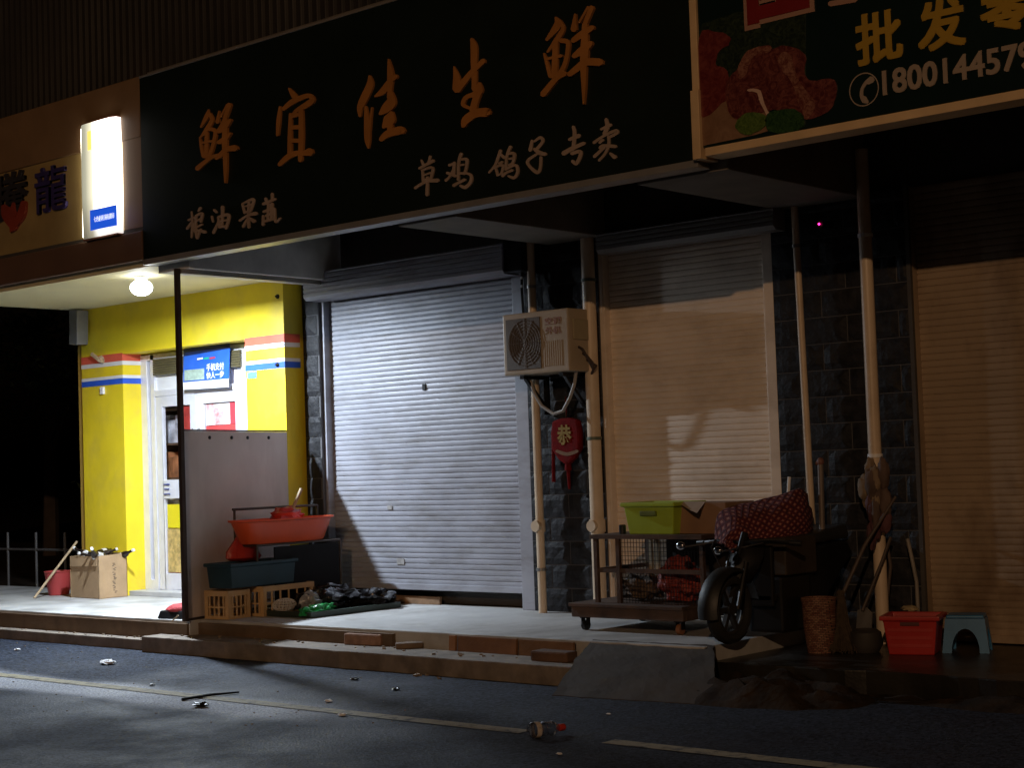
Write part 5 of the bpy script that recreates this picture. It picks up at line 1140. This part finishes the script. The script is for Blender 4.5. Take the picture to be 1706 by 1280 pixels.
# rags and bags tied to the pipe
RG = 'rags tied to the drain pipe'
for i, (px, py, r_, mt, lab) in enumerate(((1449, 795, (.055, .05, .20), M('beige_rag', (.22, .16, .10), .8, var=.3, bump=.6, bscale=20), 'beige rag tied to the drain pipe, upper left of the bundle'),
        (1462, 800, (.06, .05, .24), M('brown_rag', (.10, .065, .05), .8, var=.4, bump=.6, bscale=20), 'brown rag hanging in the middle of the bundle on the drain pipe'),
        (1462, 850, (.05, .05, .20), M('maroon_rag', (.10, .04, .045), .8, var=.4, bump=.6, bscale=20), 'maroon rag hanging lowest on the drain pipe'))):
    c = at_y(px, py, 9.94); mb = MB()
    for k in range(5):
        f = k/4; mb.blob(Vector((c.x+.05*math.sin(i*2+k*1.9), 9.93+.02*math.cos(k*2+i), c.z+.04-f*r_[2]*1.1)), (r_[0]*(.95-.6*abs(f-.4)), r_[1]*.8, r_[2]*.45), i*7+k, .16, 2.2, 20, 14)
    o = mb.build('rag', mt, smooth=True); tag(o, lab, 'rag', RG)
# red crate and blue stool
ca, cbb = at_z(1472, 1089, zr), at_z(1563, 1089, zr)
rc = solidtub('red_crate', 'bright red plastic crate on the wet floor beside the blue stool', 'crate', Vector((-5.06, 9.64, zr)), .34, .30, .25, R(18), M('crate_red', (.40, .022, .018), .4, var=.1, bump=.03), .84)
m4 = Matrix.Translation((-5.06, 9.64, zr)) @ Matrix.Rotation(R(18), 4, 'Z')
mb = MB(); 
for z in (.05, .10, .15): 
    n0 = len(mb.v); k = .84+.16*z/.22; mb.box(-.15*k, .15*k, -.15*k-.003, -.15*k+.002, z, z+.02); mb.v[n0:] = [m4 @ v for v in mb.v[n0:]]
mb.build('crate_ribs', M('crate_red', (.50, .03, .02), .4), rc)
mb = MB(); n0 = 0; mb.box(-.06, .06, -.158, -.14, .19, .212); mb.v = [m4 @ v for v in mb.v]; mb.build('grip_slot', M('crate_dark', (.08, .01, .01), .6), rc)
def stool(c, rz):
    t = thing('plastic_stool', 'low blue grey plastic stool with arched legs beside the red crate', 'stool', c)
    M4 = Matrix.Translation(c) @ Matrix.Rotation(rz, 4, 'Z'); h = .24; mb = MB()
    mb.add([M4 @ Vector(q) for q in ((-.115,-.10,h),(.115,-.10,h),(.115,.10,h),(-.115,.10,h),(-.12,-.105,h-.02),(.12,-.105,h-.02),(.12,.105,h-.02),(-.12,.105,h-.02))], [(0,1,2,3),(4,7,6,5),(0,4,5,1),(1,5,6,2),(2,6,7,3),(3,7,4,0)])
    mb.build('stool_top', BLUEP, t, bevel=.008)
    for ax in range(4):
        a = ax*math.pi/2; W_ = (.12, .105)[ax % 2]; D_ = (.105, .12)[ax % 2]; M5 = M4 @ Matrix.Rotation(a, 4, 'Z')
        N_ = 12; outer = [(-W_*1.22, 0), (-W_, h-.022), (W_, h-.022), (W_*1.22, 0)]; arc = [(W_*.72*math.cos(math.pi*k/N_), .01+.145*math.sin(math.pi*k/N_) if 0 < k < N_ else 0) for k in range(N_+1)]
        mb = MB(); poly = outer+arc
        def y_of(z): return -(D_*(1.22-.22*z/h))
        mb.prism([M5 @ Vector((x, y_of(z), z)) for x, z in poly], M5.to_3x3() @ Vector((0, .008, 0))); mb.build('leg_panel', BLUEP, t)
stool(Vector((-4.80, 9.86, zr)), R(20))
mb = MB(); mb.blob((-5.20, 9.86, zr+.26), (.06, .04, .02), 3, .3); o = mb.build('corn_cob', M('pale_scrap', (.35, .28, .16), .7, var=.3, bump=.4), smooth=True); tag(o, 'pale scrap lying on the far rim of the red crate', 'scrap')

# ================================================================== BRICKS, BOARDS AND LITTER BY THE KERB
BKG = 'bricks lying on the kerb ledge'
def brick(pl_, pr2, h, dpt, lab, mat=BRICK, seed=0):
    a = at_z(*pl_, .13); b = at_z(*pr2, .13); d = (b-a); L_ = d.length; c = (a+b)/2 + Vector((0, dpt/2+.005, h/2+.001))
    mb = MB(); mb.obox(c, (L_, dpt, h), rz=math.atan2(d.y, d.x)); o = mb.build('loose_brick', mat, bevel=.012); tag(o, lab, 'brick', BKG)
    for v in o.data.vertices: v.co += Vector((1, 1, 1))*.006*noise.noise(v.co*9+Vector((seed, 0, 0)))
brick((571, 1075), (632, 1078), .085, .13, 'large brown block with a dusty pale top on the kerb ledge', seed=1)
brick((651, 1083), (697, 1081), .045, .10, 'thin flat brown brick to the right of the large block', M('dull_brick', (.17, .12, .08), .85, var=.3, bump=.5), 2)
brick((884, 1102), (944, 1106), .07, .12, 'dark brown brick at the ramp end of the kerb ledge', M('dark_brick', (.12, .065, .04), .85, var=.35, bump=.5), 3)
BDG = 'boards standing against the platform edge'
for i, (xa, xb, mt, lab) in enumerate(((752, 764, M('board_orange_a', (.30, .15, .07), .75, var=.2, scale=7, bump=.2), 'narrow brown board at the left end of the row'), (767, 865, M('board_orange_b', (.20, .10, .05), .75, var=.25, scale=6, bump=.2), 'long orange brown board against the platform edge'), (868, 960, M('board_orange_c', (.20, .11, .055), .75, var=.3, scale=6, bump=.2), 'dark stained board against the platform edge by the ramp'))):
    a = at_y(xa, 1075, 8.57); b = at_y(xb, 1075, 8.58)
    mb = MB(); mb.obox(((a.x+b.x)/2, 8.555, .185), (b.x-a.x, .025, .11), rx=R(-4)); o = mb.build('wooden_board', mt, bevel=.003); tag(o, lab, 'board', BDG)
mb = MB(); c = at_z(841, 1088, .13); mb.blob(c+Vector((0, .06, .03)), (.07, .05, .035), 4, .3); o = mb.build('stone_lump', M('orange_stone', (.33, .17, .09), .8, var=.3, bump=.5), smooth=False); tag(o, 'rounded orange brown stone on the kerb ledge before the dark board', 'stone')
def paper(px, py, r_, seed, lab, mat=LITTER, cat='litter', z=.004):
    c = at_z(px, py, z); mb = MB(); mb.blob(c+Vector((0, 0, r_*.22)), (r_, r_*.7, r_*.28), seed, .5, 2.2, 14, 8)
    for v in mb.v: v.z = max(v.z, z+.001)
    o = mb.build('litter', mat); tag(o, lab, cat, 'litter scattered on the road')
paper(75, 1056, .045, 1, 'bright crumpled white paper nearest the kerb at the left')
paper(127, 1066, .07, 2, 'flattened pale wrapper right of the bright paper near the kerb')
paper(180, 1107, .07, 3, 'torn white paper halfway between the kerb and the road line')
paper(127-98, 1084, .03, 5, 'small pale scrap at the far left of the road')
paper(273, 1080, .06, 4, 'dark red crushed packet near the kerb step', REDP)
paper(335, 1178, .055, 6, 'black lump below the stick on the bright patch of road', BLK)
paper(253, 1143, .025, 7, 'small black lump on the road line', BLK)
paper(547, 1170, .03, 8, 'small bright white scrap above the road line', PRINT_W)
paper(570, 1193, .028, 9, 'thin white scrap on the far edge of the road line', PRINT_W)
paper(591, 1133, .035, 10, 'dark lump on the road midway below the large block', BLK)
paper(660, 1150, .035, 11, 'dark lump on the road right of the midway lump', BLK)
for i, (px, py) in enumerate(((1014, 1191), (1060, 1212), (932, 1258), (642, 1203), (650, 1205))):
    pass
paper(1014, 1191, .015, 12, 'tiny pale fleck on the road below the ramp', LITTER)
paper(932, 1258, .018, 13, 'tiny pale fleck near the bottom edge below the clear bottle', LITTER)
rub = MB(); rnd = random.Random(9)
for i in range(120):
    px = rnd.uniform(690, 935); py = 1122+rnd.gauss(0, 3.5)+abs(px-800)*.012; c = at_z(px, py, .0)
    s_ = rnd.uniform(.006, .022); rub.obox(c+Vector((0, 0, s_*.35)), (s_*1.6, s_, s_*.7), rz=rnd.random()*6, rx=rnd.uniform(-.4, .4))
for i in range(40):
    px = rnd.uniform(1240, 1345); py = 1162+rnd.gauss(0, 3); c = at_z(px, py, .0); s_ = rnd.uniform(.006, .018); rub.obox(c+Vector((0, 0, s_*.35)), (s_*1.6, s_, s_*.7), rz=rnd.random()*6)
for i in range(70):
    px = rnd.uniform(10, 700); py = 1070+px*.09+rnd.uniform(-2, 110); c = at_z(px, py, .0); s_ = rnd.uniform(.003, .008); rub.obox(c+Vector((0, 0, s_*.35)), (s_*1.6, s_, s_*.7), rz=rnd.random()*6)
for i in range(60):
    x = rnd.uniform(-14.8, -7.4); y = 8.36+rnd.uniform(-.05, .02) if x < -11.4 else 8.45+rnd.uniform(-.15, .05); s_ = rnd.uniform(.005, .016); z = .09 if x < -11.4 else .13; rub.obox(Vector((x, y, z+s_*.35)), (s_*1.6, s_, s_*.7), rz=rnd.random()*6)
o = rub.build('rubble_bits', M('pale_rubble', (.26, .2, .14), .85, var=.4, scale=20)); tag(o, 'scattered pale grit and rubble crumbs along the kerb', 'rubble'); o['kind'] = 'stuff'
mb = MB(); a, b = at_z(303, 1166, .01), at_z(398, 1154, .01); mb.tube([a, (a+b)/2+Vector((0, 0, .006)), b], [.010, .009, .006], 8); o = mb.build('iron_bar', BLKM, smooth=True); tag(o, 'thin dark stick lying across the road line', 'stick')
# clear bottle with a red cap on the road
bt = thing('plastic_bottle', 'clear crushed plastic bottle with a red cap lying on the road', 'bottle', at_z(912, 1215, 0))
a, b = at_z(883, 1218, .045), at_z(932, 1213, .04); d = (b-a).normalized(); Mq = d.to_track_quat('Z', 'Y').to_matrix()
LB = (b-a).length
mb = MB(); mb.lathe([(.036, 0), (.042, .01), (.042, LB*.3), (.034, LB*.36), (.041, LB*.45), (.036, LB*.62), (.040, LB*.75), (.016, LB*.95), (.015, LB)], a, 18, Mq)
def clearp():
    mt = bpy.data.materials.new('clear_plastic'); mt.use_nodes = True; t = mt.node_tree; N = t.nodes; L = t.links
    for n in list(N): N.remove(n)
    o = N.new('ShaderNodeOutputMaterial'); mx = N.new('ShaderNodeMixShader'); tr = N.new('ShaderNodeBsdfTransparent'); gl = N.new('ShaderNodeBsdfGlossy'); lw = N.new('ShaderNodeLayerWeight'); lw.inputs[0].default_value = .55
    nz_ = N.new('ShaderNodeTexNoise'); nz_.inputs['Scale'].default_value = 30; bp = N.new('ShaderNodeBump'); bp.inputs['Strength'].default_value = .8; bp.inputs['Distance'].default_value = .02
    tc = N.new('ShaderNodeTexCoord'); L.new(tc.outputs['Object'], nz_.inputs['Vector']); L.new(nz_.outputs[0], bp.inputs['Height']); L.new(bp.outputs[0], gl.inputs['Normal'])
    tr.inputs[0].default_value = (.85, .85, .85, 1); gl.inputs['Roughness'].default_value = .12
    L.new(lw.outputs['Facing'], mx.inputs[0]); L.new(tr.outputs[0], mx.inputs[1]); L.new(gl.outputs[0], mx.inputs[2]); L.new(mx.outputs[0], o.inputs[0]); return mt
mb.build('bottle_shell', clearp(), bt, smooth=True)
mb = MB(); mb.lathe([(.019, LB-.005), (.019, LB+.028), (.016, LB+.032)], a, 14, Mq); mb.build('bottle_cap', REDP, bt, smooth=True)
mb = MB(); mb.lathe([(.0425, LB*.12), (.0425, LB*.28)], a, 18, Mq); mb.f = mb.f[:-2]; mb.build('bottle_label', M('silver_label', (.55, .5, .45), .35, var=.4, scale=30), bt, smooth=True)
